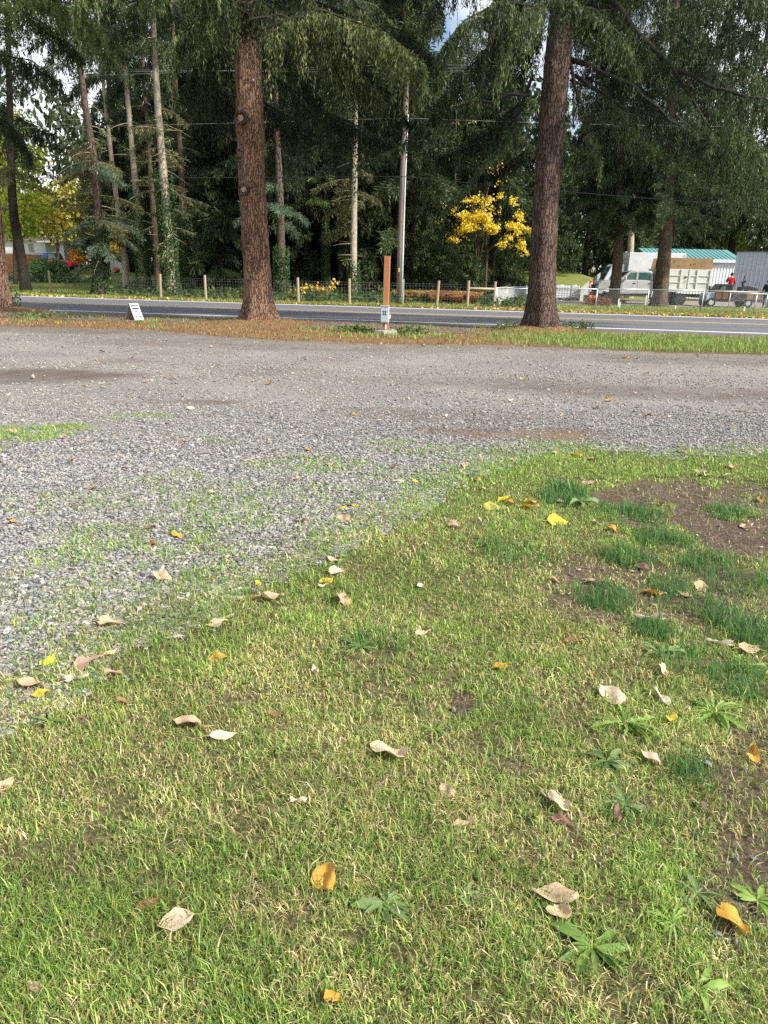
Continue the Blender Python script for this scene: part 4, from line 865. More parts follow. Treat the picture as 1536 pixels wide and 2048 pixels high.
ok = ((x - 0) / y > (225 - 768) / 1497) & ((x / y) < (1060 - 768) / 1497) & ~((x / y > 30 / 1497) & (x / y < 185 / 1497) & (bk < 7)); x, y = x[ok], y[ok]; k = len(x)
hh = 1.15 * fbm(x * .7, y * .7, 141, 3) ** 1.6 * rng.random(k)
D = rng.normal(0, .6, (k, 3)); l = rng.uniform(.14, .34, k)
S.put(np.stack([x, y, hh], 1), D, l, l * .6, mixcol((.025, .05, .02), (.14, .2, .05), rng.random(k) ** 1.6)); tag(S.build('undergrowth', M['leaves']), kind='stuff')
# far-off wood that closes the view as one mass
S = Spr(); k = 70000
x = rng.uniform(-95, 100, k); y = rng.uniform(104, 118, k); z = rng.random(k) * (16 + 16 * fbm(x * .16, x * 0, 151, 3)); px_ = x / y * 1497 + 768
ok = ~((px_ > 560) & (px_ < 690) & (z > 15)) & ~((px_ > 30) & (px_ < 125) & (z > 11) & (rng.random(k) < .72)) & ~((px_ > 1270) & (px_ < 1360) & (z > 15)) & ~((px_ > 1430) & (px_ < 1560) & (z > 21))
P = np.stack([x, y, z], 1)[ok]; k = len(P); D = rng.normal(0, .5, (k, 3)); D[:, 2] -= .7; l = rng.uniform(.7, 1.5, k)
S.put(P, D, l, l * .45, mixcol((.02, .035, .018), (.07, .10, .04), rng.random(k))); tag(S.build('distant_wood', M['needles']), kind='stuff')

# ================================================================== THINGS
ROADA = math.atan2(nB[1] - nA[1], nB[0] - nA[0])
M['galv'] = pm('galvanised_steel', (.62, .64, .66), (.45, .47, .49), 30, .45, .6)
M['wire'] = pm('grey_fence_wire', (.45, .46, .46), (.3, .3, .3), 10, .5, .4)
M['post_wood'] = pm('weathered_post_wood', (.46, .37, .25), (.28, .22, .15), 14, .85, stretch=(6, 6, .6), bmp=.4)
M['cable'] = pm('black_cable', (.03, .03, .03), None, 10, .6)
M['cable_pale'] = pm('sunlit_grey_cable', (.5, .5, .5), (.4, .4, .4), 10, .5, .2)  # light grey puts the sunlight on the upper wires into their colour
M['white'] = pm('white_paint', (.8, .8, .8), (.68, .68, .67), 6, .45)
M['rubber'] = pm('black_rubber', (.025, .025, .026), (.015, .015, .015), 30, .75)
M['steel_dark'] = pm('dark_steel', (.06, .06, .065), (.03, .03, .032), 12, .55, .3)
M['concrete'] = pm('concrete', (.42, .40, .36), (.27, .25, .22), 16, .9, bmp=.4)
M['black'] = pm('black_paint', (.02, .02, .022), None, 10, .4)
M['red'] = pm('red_paint', (.62, .03, .03), (.5, .02, .03), 8, .35)
mt, n, b, L = nm('window_glass'); b.inputs['Base Color'].default_value = (.05, .12, .13, 1); b.inputs['Roughness'].default_value = .06; b.inputs['Specular IOR Level'].default_value = .8; M['glass'] = mt

# ---- wire fence on round wooden posts, from the far left to the crossbar
FP = [(-25, 583, 536), (103, 587.5, 541), (222, 592, 545), (322, 598, 548), (412, 602, 550), (508, 605, 553), (597, 608, 555), (699, 611, 557), (790, 613, 559), (873, 615, 561), (934, 617, 561), (987, 616.5, 563)]
FB = [gp(x, y) for x, y, _ in FP]
fe = empty('wire_fence', FB[6], 'wire mesh fence on round wooden posts with a crossbar at its right end', 'fence')
FT = []
for (x, yb_, yt), p in zip(FP, FB):
    hgt = at(x, yt, p[1])[2]; lean = np.array([rng.normal(0, .02), rng.normal(0, .02), 1]) * hgt; top = p + lean; FT.append(top)
    if x == 790: continue
    MB().tube([p - [0, 0, .1], p + lean * .5, top], [.078, .072, .068], 10).build('post', M['post_wood'], fe, local=False, smooth=False)
b = MB()
for a_, c_ in zip(FB[:-1], FB[1:]):
    d = np.linalg.norm(c_ - a_); k = int(d / .16)
    for h in (.06, .18, .30, .43, .57, .73, .90, 1.08, 1.2): b.tube([a_ + [0, 0, h], c_ + [0, 0, h]], .0022, 3, cap=False)
    for j in range(k): q = a_ + (c_ - a_) * (j + .5) / k; b.tube([q + [0, 0, .05], q + [0, 0, 1.2]], .0017, 3, cap=False)
b.build('wire_mesh', M['wire'], fe, local=False)
MB().tube([FB[10] + [0, 0, 1.02], FB[11] + [0, 0, 1.0]], .058, 8).build('crossbar', M['post_wood'], fe, local=False, smooth=True)

# ---- chain-link fences
def chain(name, pts, hgts, label, posts=None, rail=True, cell=.085, wr=.0026, rr=.028, group=None):
    t = empty(name, pts[0], label, 'fence', group)
    tops = [p + np.array([0, 0, h]) for p, h in zip(pts, hgts)]
    for p, q in zip(pts, tops): MB().tube([p - [0, 0, .05], q + [0, 0, .03]], rr * 1.1, 8).build('post', M['galv'], t, local=False, smooth=True)
    if rail:
        b = MB()
        for q, r_ in zip(tops[:-1], tops[1:]): b.tube([q, r_], rr, 8)
        b.build('top_rail', M['galv'], t, local=False, smooth=True)
    b = MB()
    for (p, q), (p2, q2) in zip(zip(pts[:-1], tops[:-1]), zip(pts[1:], tops[1:])):
        d = np.linalg.norm(p2 - p); h = q[2] - p[2]; k = int(d / cell)
        for j in range(-int(h / cell), k):
            for sg in (0, 1):
                u0, u1, v0, v1 = j * cell, j * cell + h, 0.0, h
                if u0 < 0: v0 = -u0; u0 = 0
                if u1 > d: v1 = h - (u1 - d); u1 = d
                if u1 <= u0: continue
                if sg: v0, v1 = h - v0, h - v1
                A = p + (p2 - p) * u0 / d + np.array([0, 0, v0 + .03]); B_ = p + (p2 - p) * u1 / d + np.array([0, 0, v1 + .03]); b.tube([A, B_], wr, 3, cap=False)
    b.build('chain_mesh', M['wire'], t, local=False); return t
def fpts(L_): return [gp(x, yb_) for x, yb_, _ in L_], [at(x, yt, gp(x, yb_)[1])[2] for x, yb_, yt in L_]
P_, H_ = fpts([(992, 616.5, 577), (1090, 618, 577.3), (1190, 621.5, 578), (1292, 624, 579), (1401, 627, 581), (1507, 629, 584.5), (1620, 633, 588)])
chain('chain_link_fence', P_, H_, 'long chain-link fence with a galvanised top rail along the grassy verge across the road')
P_, H_ = fpts([(990, 616, 576), (1012, 609, 575.5), (1036, 603, 574), (1062, 597, 571)])
chain('chain_link_fence', P_, H_, 'short chain-link fence running back from the wooden crossbar post', wr=.004)
P_, H_ = fpts([(1456, 617, 586), (1530, 619, 588), (1600, 621, 590)])
chain('chain_link_gate', P_, H_, 'chain-link gate with a pale rail in front of the cluttered flatbed truck')
M['slat'] = pm('grey_green_slat', (.36, .40, .37), (.26, .29, .27), 5, .6)
t = empty('slat_fence', gp(1158, 603), 'grey-green slatted fence running up the slope beside the white cab-over truck', 'fence')
A = gp(1159, 603); Bz = at(1201, 545, 63); zt = at(1159, 575, A[1])[2]
for k in range(5):
    f0, f1 = k / 5, (k + 1) / 5; a0 = A + (Bz - A) * [f0, f0, 0]; a1 = A + (Bz - A) * [f1, f1, 0]; t0_, t1_ = zt + (Bz[2] - zt) * f0, zt + (Bz[2] - zt) * f1
    b = MB(); d = (a1 - a0)[:2]; nrm = np.array([d[1], -d[0], 0]) / np.linalg.norm(d) * .012
    n_ = 14
    for q in range(n_):
        s0, s1 = (q + .05) / n_, (q + .95) / n_; c0 = a0 + (a1 - a0) * [s0, s0, 0]; c1 = a0 + (a1 - a0) * [s1, s1, 0]; h0, h1 = t0_ + (t1_ - t0_) * s0, t0_ + (t1_ - t0_) * s1
        V = [c0 - nrm, c1 - nrm, c1 + nrm, c0 + nrm]; V = [v - [0, 0, .2] for v in V] + [np.array([V[0][0], V[0][1], h0]), np.array([V[1][0], V[1][1], h1]), np.array([V[2][0], V[2][1], h1]), np.array([V[3][0], V[3][1], h0])]
        b.add(V, [(0, 1, 2, 3), (4, 5, 6, 7), (0, 1, 5, 4), (1, 2, 6, 5), (2, 3, 7, 6), (3, 0, 4, 7)])
    b.build('panel', M['slat'], t, local=False)
    MB().tube([a0 - [0, 0, .2], [a0[0], a0[1], t0_ + .05]], .035, 8).build('post', M['galv'], t, local=False)

# ---- utility pole and power lines
PB = gp(797.5, 611); YP = PB[1]
M['pole'] = pm('weathered_pole_wood', (.29, .235, .19), (.16, .125, .105), 10, .9, stretch=(9, 9, .35), bmp=.5, lo=.3, hi=.7)
t = empty('utility_pole', PB, 'weathered wooden utility pole with a white conduit strapped to its side', 'utility pole')
PX = [(797.5, 611), (801, 480), (805.5, 350), (811, 230), (814.5, 140)]; pp = [at(x, y, YP) for x, y in PX]; pp[0][2] = -.1; ax = (pp[-1] - pp[0]) / (pp[-1][2] - pp[0][2])
MB().tube(pp + [pp[-1] + ax * .3], [.15, .145, .138, .13, .122, .12], 14).build('pole', M['pole'], t, local=False, smooth=True)
off = np.array([.15, -.10, 0])
MB().tube([pp[0] + off + [0, 0, .1], pp[1] + off, pp[2] + off * .95, pp[3] + off * .9], [.05, .045, .03, .025], 8).build('conduit', M['white'], t, local=False, smooth=True)
MB().tube([pp[0] + off * [1.6, 1, 1], pp[0] + off * [1.6, 1, 1] + [0, 0, 1.5]], .03, 8).build('ground_rod_guard', M['galv'], t, local=False)
q = at(796, 536, YP); 
M['tag_yellow'] = pm('yellow_tag', (.8, .6, .12), None, 10, .6); q = pp[0] + ax * q[2] + [-.05, -.165, 0]; MB().box(q[0] - .035, q[0] + .035, q[1] - .006, q[1] + .006, q[2] - .10, q[2] + .10).build('pole_tag', M['tag_yellow'], t, local=False)
ca_ = np.array([math.cos(ROADA + math.pi / 2), math.sin(ROADA + math.pi / 2), 0])
arm = at(814, 146, YP); MB().tube([arm - ca_ * 1.2 - [0, .16, 0], arm + ca_ * 1.2 - [0, .16, 0]], .07, 4).build('crossarm', M['pole'], t, local=False)
def wire(name, A, Bm, Cc, sag, r_, mat, label):
    pts = []
    for P, Q in ((A, Bm), (Bm, Cc)):
        for k in range(17):
            s_ = k / 16; p = P + (Q - P) * s_; p = p - np.array([0, 0, sag * 4 * s_ * (1 - s_)]); pts.append(p)
    del pts[17]; o = MB().tube(pts, r_, 6).build(name, mat, None, smooth=True); tag(o, label, 'power line'); return o
Lf = lambda y: at(-420, y, 66)
wire('power_line', at(-420, 350, 56), at(806, 353, YP - .2), at(1900, 438, YP - 10), .12, .018, M['cable'], 'thick dark cable crossing the whole view just above the fence and woods')
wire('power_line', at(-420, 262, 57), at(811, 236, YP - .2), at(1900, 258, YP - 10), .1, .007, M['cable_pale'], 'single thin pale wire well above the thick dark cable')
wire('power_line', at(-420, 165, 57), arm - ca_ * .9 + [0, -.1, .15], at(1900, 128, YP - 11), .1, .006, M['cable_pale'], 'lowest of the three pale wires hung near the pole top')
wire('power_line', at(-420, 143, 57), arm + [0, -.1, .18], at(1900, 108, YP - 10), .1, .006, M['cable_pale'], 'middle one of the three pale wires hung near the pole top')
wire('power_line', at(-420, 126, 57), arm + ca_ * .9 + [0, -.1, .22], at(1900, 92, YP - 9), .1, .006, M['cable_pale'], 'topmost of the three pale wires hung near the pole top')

# ---- numbered power post between the two firs
PP = gp(771, 667.5); YQ = PP[1]; ppm = (667.5 - 512) / at(771, 512, YQ)[2]
t = empty('power_post', PP, 'cedar post with a grey breaker box marked II on a concrete footing', 'utility post')
M['cedar'] = pm('cedar_post', (.45, .195, .085), (.33, .13, .055), 7, .7, stretch=(9, 9, .35), bmp=.25, lo=.3, hi=.7)
M['box_grey'] = pm('grey_box_paint', (.47, .52, .56), (.43, .48, .52), 4, .4)
yw = R(-9)
def rot(V, a, c): V = np.asarray(V, float); ca, sa = math.cos(a), math.sin(a); x = V[:, 0] - c[0]; y = V[:, 1] - c[1]; return np.stack([c[0] + x * ca - y * sa, c[1] + x * sa + y * ca, V[:, 2]], 1)
def rbuild(b, name, mat, parent, c=PP, a=yw, bevel=0):
    b.v = [tuple(p) for p in rot(b.v, a, c)]; return b.build(name, mat, parent, local=False, bevel=bevel)
hp = at(774.5, 512, YQ)[2]; x_, y_ = PP[:2]
b = MB(); s_ = .078
b.tube([PP, PP + [-.004, 0, hp * .5], PP + [.008, 0, hp * .85], PP + [.012, 0, hp]], s_ * 1.41, 4, ph=math.pi / 4); rbuild(b, 'post', M['cedar'], t, bevel=.006)
z0, z1 = at(771, 644.5, YQ)[2], at(771, 612.5, YQ)[2]; bw = .5 * 16.5 / ppm
bx = rbuild(MB().box(x_ - bw + .0, x_ + bw, y_ - s_ - .15, y_ - s_ - .004, z0, z1), 'breaker_box', M['box_grey'], t, bevel=.01)
rbuild(MB().box(x_ - bw - .012, x_ + bw + .012, y_ - s_ - .172, y_ - s_ - .002, z1 + .001, z1 + .022), 'hood', M['box_grey'], bx, bevel=.004)
rbuild(MB().box(x_ - bw + .012, x_ + bw - .012, y_ - s_ - .158, y_ - s_ - .152, z0 + .02, z1 - .02), 'cover', M['box_grey'], bx, bevel=.003)
zc = at(771, 625, YQ)[2]; b = MB(); yy0, yy1 = y_ - s_ - .164, y_ - s_ - .160; hh = .042
for dx in (-.026, .026): b.box(x_ + dx - .008, x_ + dx + .008, yy0, yy1, zc - hh, zc + hh)
for zz in (zc - hh - .012, zc + hh): b.box(x_ - .062, x_ + .062, yy0, yy1, zz, zz + .012)
rbuild(b, 'numeral', M['black'], bx)
rbuild(MB().prism([(x_ + bw + .002, z0 + .09), (x_ + bw + .03, z0 + .10), (x_ + bw + .055, z0 + .19), (x_ + bw + .05, z0 + .22), (x_ + bw + .002, z0 + .20)], y_ - s_ - .13, y_ - s_ - .05), 'outlet_cover', M['white'], bx, bevel=.006)
MB().tube([(x_ - .002, y_ - s_ - .06, .06), (x_ - .002, y_ - s_ - .06, z0 + .01)], .02, 10).build('conduit', M['white'], t, local=False, smooth=True)
MB().tube([(x_ - .002, y_ - s_ - .06, .13), (x_ - .002, y_ - s_ - .06, .16)], .026, 10).build('coupling', M['galv'], t, local=False, smooth=True)
b = MB(); prof = [(-.33, -.12), (-.05, -.34), (.34, -.2), (.37, .05), (.2, .3), (-.26, .26)]
V = [(x_ + a_, y_ + c_, -.05) for a_, c_ in prof] + [(x_ + a_ * .93, y_ + c_ * .93, .085 + .01 * k) for k, (a_, c_) in enumerate(prof)]
k = 6; b.add(V, [tuple(range(6)), tuple(range(6, 12))] + [(i, (i + 1) % 6, 6 + (i + 1) % 6, 6 + i) for i in range(6)]); b.build('concrete_footing', M['concrete'], t, local=False, bevel=.012)

# ---- sandwich board
SB = gp(269, 640); ang = R(-30); hS = at(269, 608.5, SB[1])[2] + .03
t = empty('sandwich_board', SB, 'white folding sandwich board reading OPEN beside the road', 'sign', rz=ang)
M['sign_white'] = pm('white_sign_board', (.74, .76, .80), (.66, .68, .72), 6, .5); M['sign_navy'] = pm('navy_ink', (.02, .035, .10), None, 10, .5); M['sign_back'] = pm('weathered_sign_back', (.40, .36, .30), (.3, .27, .22), 8, .8)
sp_, wd_ = .25, .185
for sg, nm_, mt_ in ((1, 'front_panel', 'sign_white'), (-1, 'rear_panel', 'sign_back')):
    V = []
    for yq in (-wd_, wd_):
        V += [(sg * sp_, yq, .0), (sg * .02, yq, hS), (sg * (.02 - .018), yq, hS), (sg * (sp_ - .02), yq, .0)]
    b = MB().add(V, [(0, 1, 2, 3), (4, 5, 6, 7), (0, 1, 5, 4), (1, 2, 6, 5), (2, 3, 7, 6), (3, 0, 4, 7)]); pan = b.build(nm_, M[mt_], t)
    if sg == 1:
        Ls = math.hypot(sp_ - .02, hS); dz = hS / Ls; dx = -(sp_ - .02) / Ls
        def on(u, v, e=.003): return np.array([sp_ + dx * v * Ls + dz * e, u * wd_, v * hS - dx * e])
        b = MB(); out = [(-.8, .68), (-.55, .63), (.55, .63), (.8, .68), (.8, .88), (.55, .93), (-.55, .93), (-.8, .88)]
        b.add([on(u, v) for u, v in out], [tuple(range(8))]); b.build('badge', M['sign_navy'], pan)
        def text(s_, u, v, size, mat_, nm2, e=.005):
            c = bpy.data.curves.new(nm2, 'FONT'); c.body = s_; c.size = size; c.align_x = 'CENTER'; c.align_y = 'CENTER'; c.extrude = .0008; c.offset = .004
            o = bpy.data.objects.new(nm2, c); lk(o, pan); p = on(u, v, e); ex = Vector((0, 1, 0)); ey = Vector((dx, 0, dz)); ez = ex.cross(ey)
            mm = Matrix((ex, ey, ez)).transposed().to_4x4(); mm.translation = Vector(p); o.matrix_local = mm; o.data.materials.append(mat_); bpy.context.view_layer.update(); me = bpy.data.meshes.new_from_object(o.evaluated_get(bpy.context.evaluated_depsgraph_get())); mw = o.matrix_local.copy(); bpy.data.objects.remove(o); o = bpy.data.objects.new(nm2, me); lk(o, pan); o.matrix_local = mw; return o
        text('OPEN', 0, .78, .098, M['sign_white'], 'lettering'); text('BIG', 0, .5, .08, M['sign_navy'], 'lettering', .004); text('HOUSE', 0, .2, .09, M['sign_navy'], 'lettering', .004)
MB().bar((-.17, .19, .22), (.17, .19, .22), .012).build('brace', M['steel_dark'], t)

# ---- the yard across the road: vehicles
def place(name, pxl, pxr, py, length, label, cat, yaw=None, Y=None):
    a = gp(pxl, py) if Y is None else at(pxl, py, Y) * [1, 1, 0]; c = at(pxr, py, a[1]) * [1, 1, 0]
    yaw = ROADA * .35 if yaw is None else yaw; o = empty(name, a, label, cat, rz=yaw); s_ = np.linalg.norm((c - a)[:1]) / length; o.scale = (s_, s_, s_); return o
def wheel(parent, x, y, r_, w_=.22, rim='galv'):
    tr = MB().tube([(x, y - w_ / 2, r_), (x, y - w_ / 2 + .03, r_), (x, y + w_ / 2 - .03, r_), (x, y + w_ / 2, r_)], [r_ * .9, r_, r_, r_ * .9], 20).build('wheel', M['rubber'], parent, smooth=False)
    sy = -1 if y < 0 else 1; MB().tube([(x, y + sy * w_ * .46, r_), (x, y + sy * (w_ * .5 + .012), r_)], [r_ * .58, r_ * .5], 16).build('rim', M[rim], tr); return tr
M['silver'] = pm('dusty_silver_paint', (.55, .555, .555), (.45, .455, .455), 3, .35, .1)
M['van_white'] = pm('dusty_white_paint', (.70, .71, .72), (.6, .61, .61), 3, .4)
M['cream_steel'] = pm('cream_steel_panel', (.64, .65, .60), (.55, .56, .51), 4, .5)
M['ply'] = pm('knotty_plywood', (.36, .23, .12), (.25, .15, .075), 3, .75, stretch=(.6, 1, 5))
M['knot_dark'] = pm('dark_knot', (.07, .04, .025), None, 10, .8)
# silver crew-cab truck with tall panelled sides (front at x=0, near side y<0)
t = place('panel_side_truck', 1183, 1400, 606, 7.3, 'silver crew-cab pickup truck with tall cream panelled sides topped by plywood boards', 'truck')
W2 = 1.0
body = MB().prism([(.12, .62), (.06, .95), (.12, 1.28), (.3, 1.42), (1.55, 1.52), (3.62, 1.52), (3.66, .68), (2.0, .64), (1.5, .64), (1.38, .9), (1.1, 1.06), (.8, 1.06), (.5, .9), (.4, .62)], -W2, W2).build('cab_body', M['silver'], t, bevel=.05)
MB().prism([(1.42, 1.525), (2.02, 2.04), (2.25, 2.12), (3.35, 2.12), (3.56, 2.02), (3.6, 1.525)], -W2 * .93, W2 * .93).build('cab_roof', M['silver'], t, bevel=.05)
for prof in ([(1.74, 1.56), (2.12, 1.98), (2.52, 2.0), (2.52, 1.56)], [(2.66, 1.56), (2.66, 2.0), (3.3, 2.0), (3.42, 1.93), (3.42, 1.56)]):
    MB().prism(prof, -W2 * .93 - .012, -W2 * .93 + .01).build('side_window', M['glass'], t)
    MB().prism(prof, W2 * .93 - .01, W2 * .93 + .012).build('side_window', M['glass'], t)
V = [(1.50, -.78, 1.56), (1.50, .78, 1.56), (1.98, .74, 2.0), (1.98, -.74, 2.0)]; MB().quad(*[(p[0] - .035, p[1], p[2] + .02) for p in V]).build('windscreen', M['glass'], t)
for x0 in (1.62, 2.6):
    d = MB().box(x0, x0 + (.94 if x0 < 2 else .88), -W2 - .012, -W2 + .02, .74, 1.5).build('door', M['silver'], t, bevel=.01)
    MB().box(x0 + .68, x0 + .86, -W2 - .035, -W2 - .013, 1.3, 1.345).build('handle', M['black'], d, bevel=.008)
MB().box(-.02, .12, -.96, .96, .5, .74).build('bumper', M['steel_dark'], t, bevel=.03)
MB().box(.0, .09, -.6, .6, .78, 1.2).build('grille', M['steel_dark'], t, bevel=.02)
for sy in (-.8, .8): MB().box(.02, .13, sy - .14, sy + .14, .95, 1.2).build('headlight', M['glass'], t, bevel=.02)
MB().box(1.72, 1.84, -1.22, -1.02, 1.5, 1.74).build('mirror', M['silver'], t, bevel=.03)
MB().box(.35, 7.2, -.42, .42, .52, .72).build('chassis', M['steel_dark'], t)
MB().box(1.5, 3.5, -1.06, -.86, .5, .58).build('running_board', M['steel_dark'], t, bevel=.01)
for x in (.95, 5.45):
    for y in (-.86, .86): wheel(t, x, y, .385, .26 if x < 2 else .4, rim='steel_dark')
x0, x1 = 3.78, 7.22
box = MB().box(x0, x1, -1.12, -1.06, .98, 2.26).box(x0, x1, 1.06, 1.12, .98, 2.26).box(x0, x0 + .05, -1.06, 1.06, .98, 2.26).build('cargo_side', M['cream_steel'], t)
b = MB()
for x in (x0 + .04, x0 + .62, x0 + 1.5, x0 + 2.02, x0 + 2.52, x1 - .1): b.box(x - .05, x + .05, -1.18, -1.122, 1.06, 2.24)
for z in (1.0, 1.42, 1.84): b.box(x0, x1, -1.165, -1.1225, z, z + .045)
b.build('rib', M['cream_steel'], box)
MB().box(x0 + 1.55, x0 + 1.98, -1.15, -1.1215, 1.06, 2.24).build('hatch', M['cream_steel'], t)
MB().box(x0 + 1.72, x0 + 1.86, -1.19, -1.152, 1.72, 1.80).box(x0 + 1.77, x0 + 1.82, -1.18, -1.151, 1.5, 1.56).build('latch', M['black'], t)
MB().box(x0 - .02, x1 + .02, -1.14, 1.14, .86, .97).build('cargo_floor', M['cream_steel'], t)
pl = MB().prism([(x0 + .14, 2.262), (x0 + .24, 2.93), (x1 - .06, 2.93), (x1 - .02, 2.262)], -1.11, -1.05).build('plywood_board', M['ply'], t)
MB().prism([(x0 + .14, 2.262), (x0 + .24, 2.93), (x1 - .06, 2.93), (x1 - .02, 2.262)], 1.05, 1.11).build('plywood_board', M['ply'], t)
for k in range(13):
    u, v = random.uniform(x0 + .3, x1 - .2), random.uniform(2.36, 2.85); MB().tube([(u, -1.114, v), (u, -1.117, v)], random.uniform(.025, .05), 8).build('wood_knot', M['knot_dark'], pl)
MB().box(3.56, 4.3, -1.1, -.5, .46, .855).build('tool_box', M['cream_steel'], t, bevel=.02)
MB().box(3.70, 3.77, -.9, -.7, 2.2, 2.75).build('exhaust', M['black'], t)
MB().box(6.6, 7.1, -.6, .6, .5, .7).build('hitch', M['steel_dark'], t)
# white cab-over box truck behind it
t = place('box_truck', 1195, 1346, 603, 6.2, 'white cab-over box truck parked behind the silver crew-cab truck', 'truck', Y=gp(1290, 607)[1] + 5.5)
MB().prism([(.05, .6), (0, 1.1), (.06, 1.55), (.62, 2.72), (.8, 2.82), (1.62, 2.82), (1.66, .6)], -1.0, 1.0).build('cab', M['van_white'], t, bevel=.05)
for sy in (-1, 1):
    MB().prism([(.52, 1.72), (.82, 2.5), (1.42, 2.5), (1.42, 1.72), (.98, 1.72), (.86, 1.6), (.56, 1.6)], sy * 1.0 - .012, sy * 1.0 + .012).build('side_window', M['glass'], t)
MB().quad((.09, -.86, 1.62), (.09, .86, 1.62), (.55, .8, 2.62), (.55, -.8, 2.62)).build('windscreen', M['glass'], t)
MB().box(1.18, 1.36, -1.03, -1.005, 1.4, 1.46).build('door_handle', M['black'], t)
MB().box(-.03, .1, -1.0, 1.0, .5, .75).build('bumper', M['steel_dark'], t, bevel=.02)
MB().box(.02, .2, -1.02, -.8, 1.02, 1.22).build('indicator', M['red'], t)
MB().prism([(1.05, .98), (1.25, 1.22), (1.85, 1.22), (1.95, .98)], -1.03, -1.004).build('wheel_arch', M['black'], t)
MB().box(1.85, 6.2, -1.18, 1.18, 1.05, 3.72).build('cargo_box', M['van_white'], t, bevel=.03)
MB().box(6.06, 6.24, -1.2, -1.0, 3.1, 3.6).build('corner_post', M['galv'], t)
MB().box(.3, 6.1, -.45, .45, .6, .85).build('chassis', M['steel_dark'], t)
for x in (1.0, 4.7):
    for y in (-.9, .9): wheel(t, x, y, .42, .28)
# flatbed truck loaded with steel boards and machinery
M['rust'] = pm('rusty_brown_steel', (.17, .075, .05), (.10, .05, .035), 5, .8); M['rust2'] = pm('dull_brown_steel', (.30, .18, .11), (.2, .12, .08), 4, .8)
M['pale_blue'] = pm('pale_blue_paint', (.45, .54, .6), (.4, .48, .54), 4, .35)
fl = place('flatbed_truck', 1400, 1512, 613, 4.6, 'dark flatbed truck with brown steel side boards, loaded with machinery', 'truck')
MB().prism([(.1, .45), (.08, .9), (.2, 1.08), (.75, 1.16), (1.0, 1.1), (1.0, .45)], -.85, .85).build('bonnet', M['pale_blue'], fl, bevel=.06)
MB().prism([(.75, 1.1), (1.05, 1.62), (1.2, 1.78), (2.05, 1.8), (2.1, .45), (1.0, .45)], -.86, .86).build('cab', M['black'], fl, bevel=.05)
for sy in (-1, 1): MB().prism([(.98, 1.2), (1.2, 1.62), (1.5, 1.64), (1.5, 1.2)], sy * .86 - .012, sy * .86 + .012).build('side_window', M['glass'], fl)
MB().box(.12, .26, -1.06, -.88, 1.2, 1.62).build('mirror', M['black'], fl, bevel=.02)
MB().box(.9, 4.7, -.95, .95, .5, .62).build('deck', M['steel_dark'], fl)
for x, y in ((.5, -.82), (.5, .82), (3.4, -.82), (3.4, .82)): wheel(fl, x, y, .36, .24)
for a_, c_, m_ in ((.72, 1.86, 'rust'), (3.18, 4.42, 'rust2')):
    sd = MB().box(a_, c_, -1.0, -.95, .64, 1.36).build('side_board', M[m_], fl)
    b = MB()
    for x in np.linspace(a_ + .03, c_ - .05, 3): b.box(x, x + .06, -1.04, -1.001, .63, 1.38)
    b.build('stake', M[m_], sd)
MB().box(2.0, 3.2, -.3, .6, .63, .95).build('tool_chest', M['steel_dark'], fl, bevel=.03)
def mach(name, x, y, parts, label):
    c = np.array(fl.location); s_ = fl.scale[0]; yaw = fl.rotation_euler.z; o = empty(name, (c[0] + s_ * (x * math.cos(yaw) - y * math.sin(yaw)), c[1] + s_ * (x * math.sin(yaw) + y * math.cos(yaw)), s_ * .63), label, 'machine', rz=yaw); o.scale = fl.scale
    for nm_, b_, m_ in parts: b_.build(nm_, M[m_], o, bevel=.01)
    return o
mach('stump_grinder', 2.45, -.62, [('engine', MB().box(-.3, .3, -.2, .2, .12, .42), 'steel_dark'), ('cowl', MB().prism([(-.25, .43), (-.2, .62), (.15, .66), (.28, .43)], -.16, .16), 'red'), ('handlebar', MB().tube([(.25, -.15, .4), (.5, -.15, .75), (.5, .15, .75), (.25, .15, .4)], .02, 6), 'galv'), ('wheel', MB().tube([(-.22, -.25, .14), (-.22, -.18, .14)], .15, 14), 'rubber'), ('wheel', MB().tube([(.22, -.25, .14), (.22, -.18, .14)], .15, 14), 'rubber')], 'red and black machine on the flatbed beside the standing person')
mach('wood_chipper', 3.5, .1, [('body', MB().prism([(-.7, .3), (-.6, .95), (.1, 1.05), (.8, .85), (.85, .3)], -.35, .35), 'steel_dark'), ('chute', MB().tube([(-.3, 0, 1.0), (-.4, 0, 1.3), (-.15, 0, 1.42)], .1, 8), 'black'), ('roll_bar', MB().tube([(.5, -.3, .85), (.55, -.3, 1.3), (.6, -.3, 1.35), (.8, -.3, 1.35), (.85, -.3, .85)], .022, 6), 'black'), ('wheel', MB().tube([(-.3, -.42, .25), (-.3, -.36, .25)], .24, 16), 'rubber'), ('wheel', MB().tube([(.4, -.42, .25), (.4, -.36, .25)], .24, 16), 'rubber')], 'black machine with bars behind the dull brown side board')
mach('mower_deck', 1.75, .4, [('deck_shell', MB().prism([(-.5, .4), (-.4, .85), (.35, .9), (.5, .4)], -.3, .3), 'steel_dark'), ('seat', MB().box(-.1, .25, -.2, .2, .92, 1.12), 'black'), ('steering_wheel', MB().tube([(-.3 + .16 * math.cos(a_), .16 * math.sin(a_), 1.15) for a_ in np.linspace(0, 6.28, 13)], .02, 5), 'black')], 'black mower behind the rusty side board')
mach('leaning_pole', 2.95, -.2, [('shaft', MB().tube([(0, 0, .0), (.06, 0, 1.0), (.12, 0, 1.62)], .03, 6), 'black'), ('grip', MB().tube([(.12, 0, 1.58), (.14, 0, 1.85)], .04, 6), 'rubber')], 'black pole standing beside the person in red')

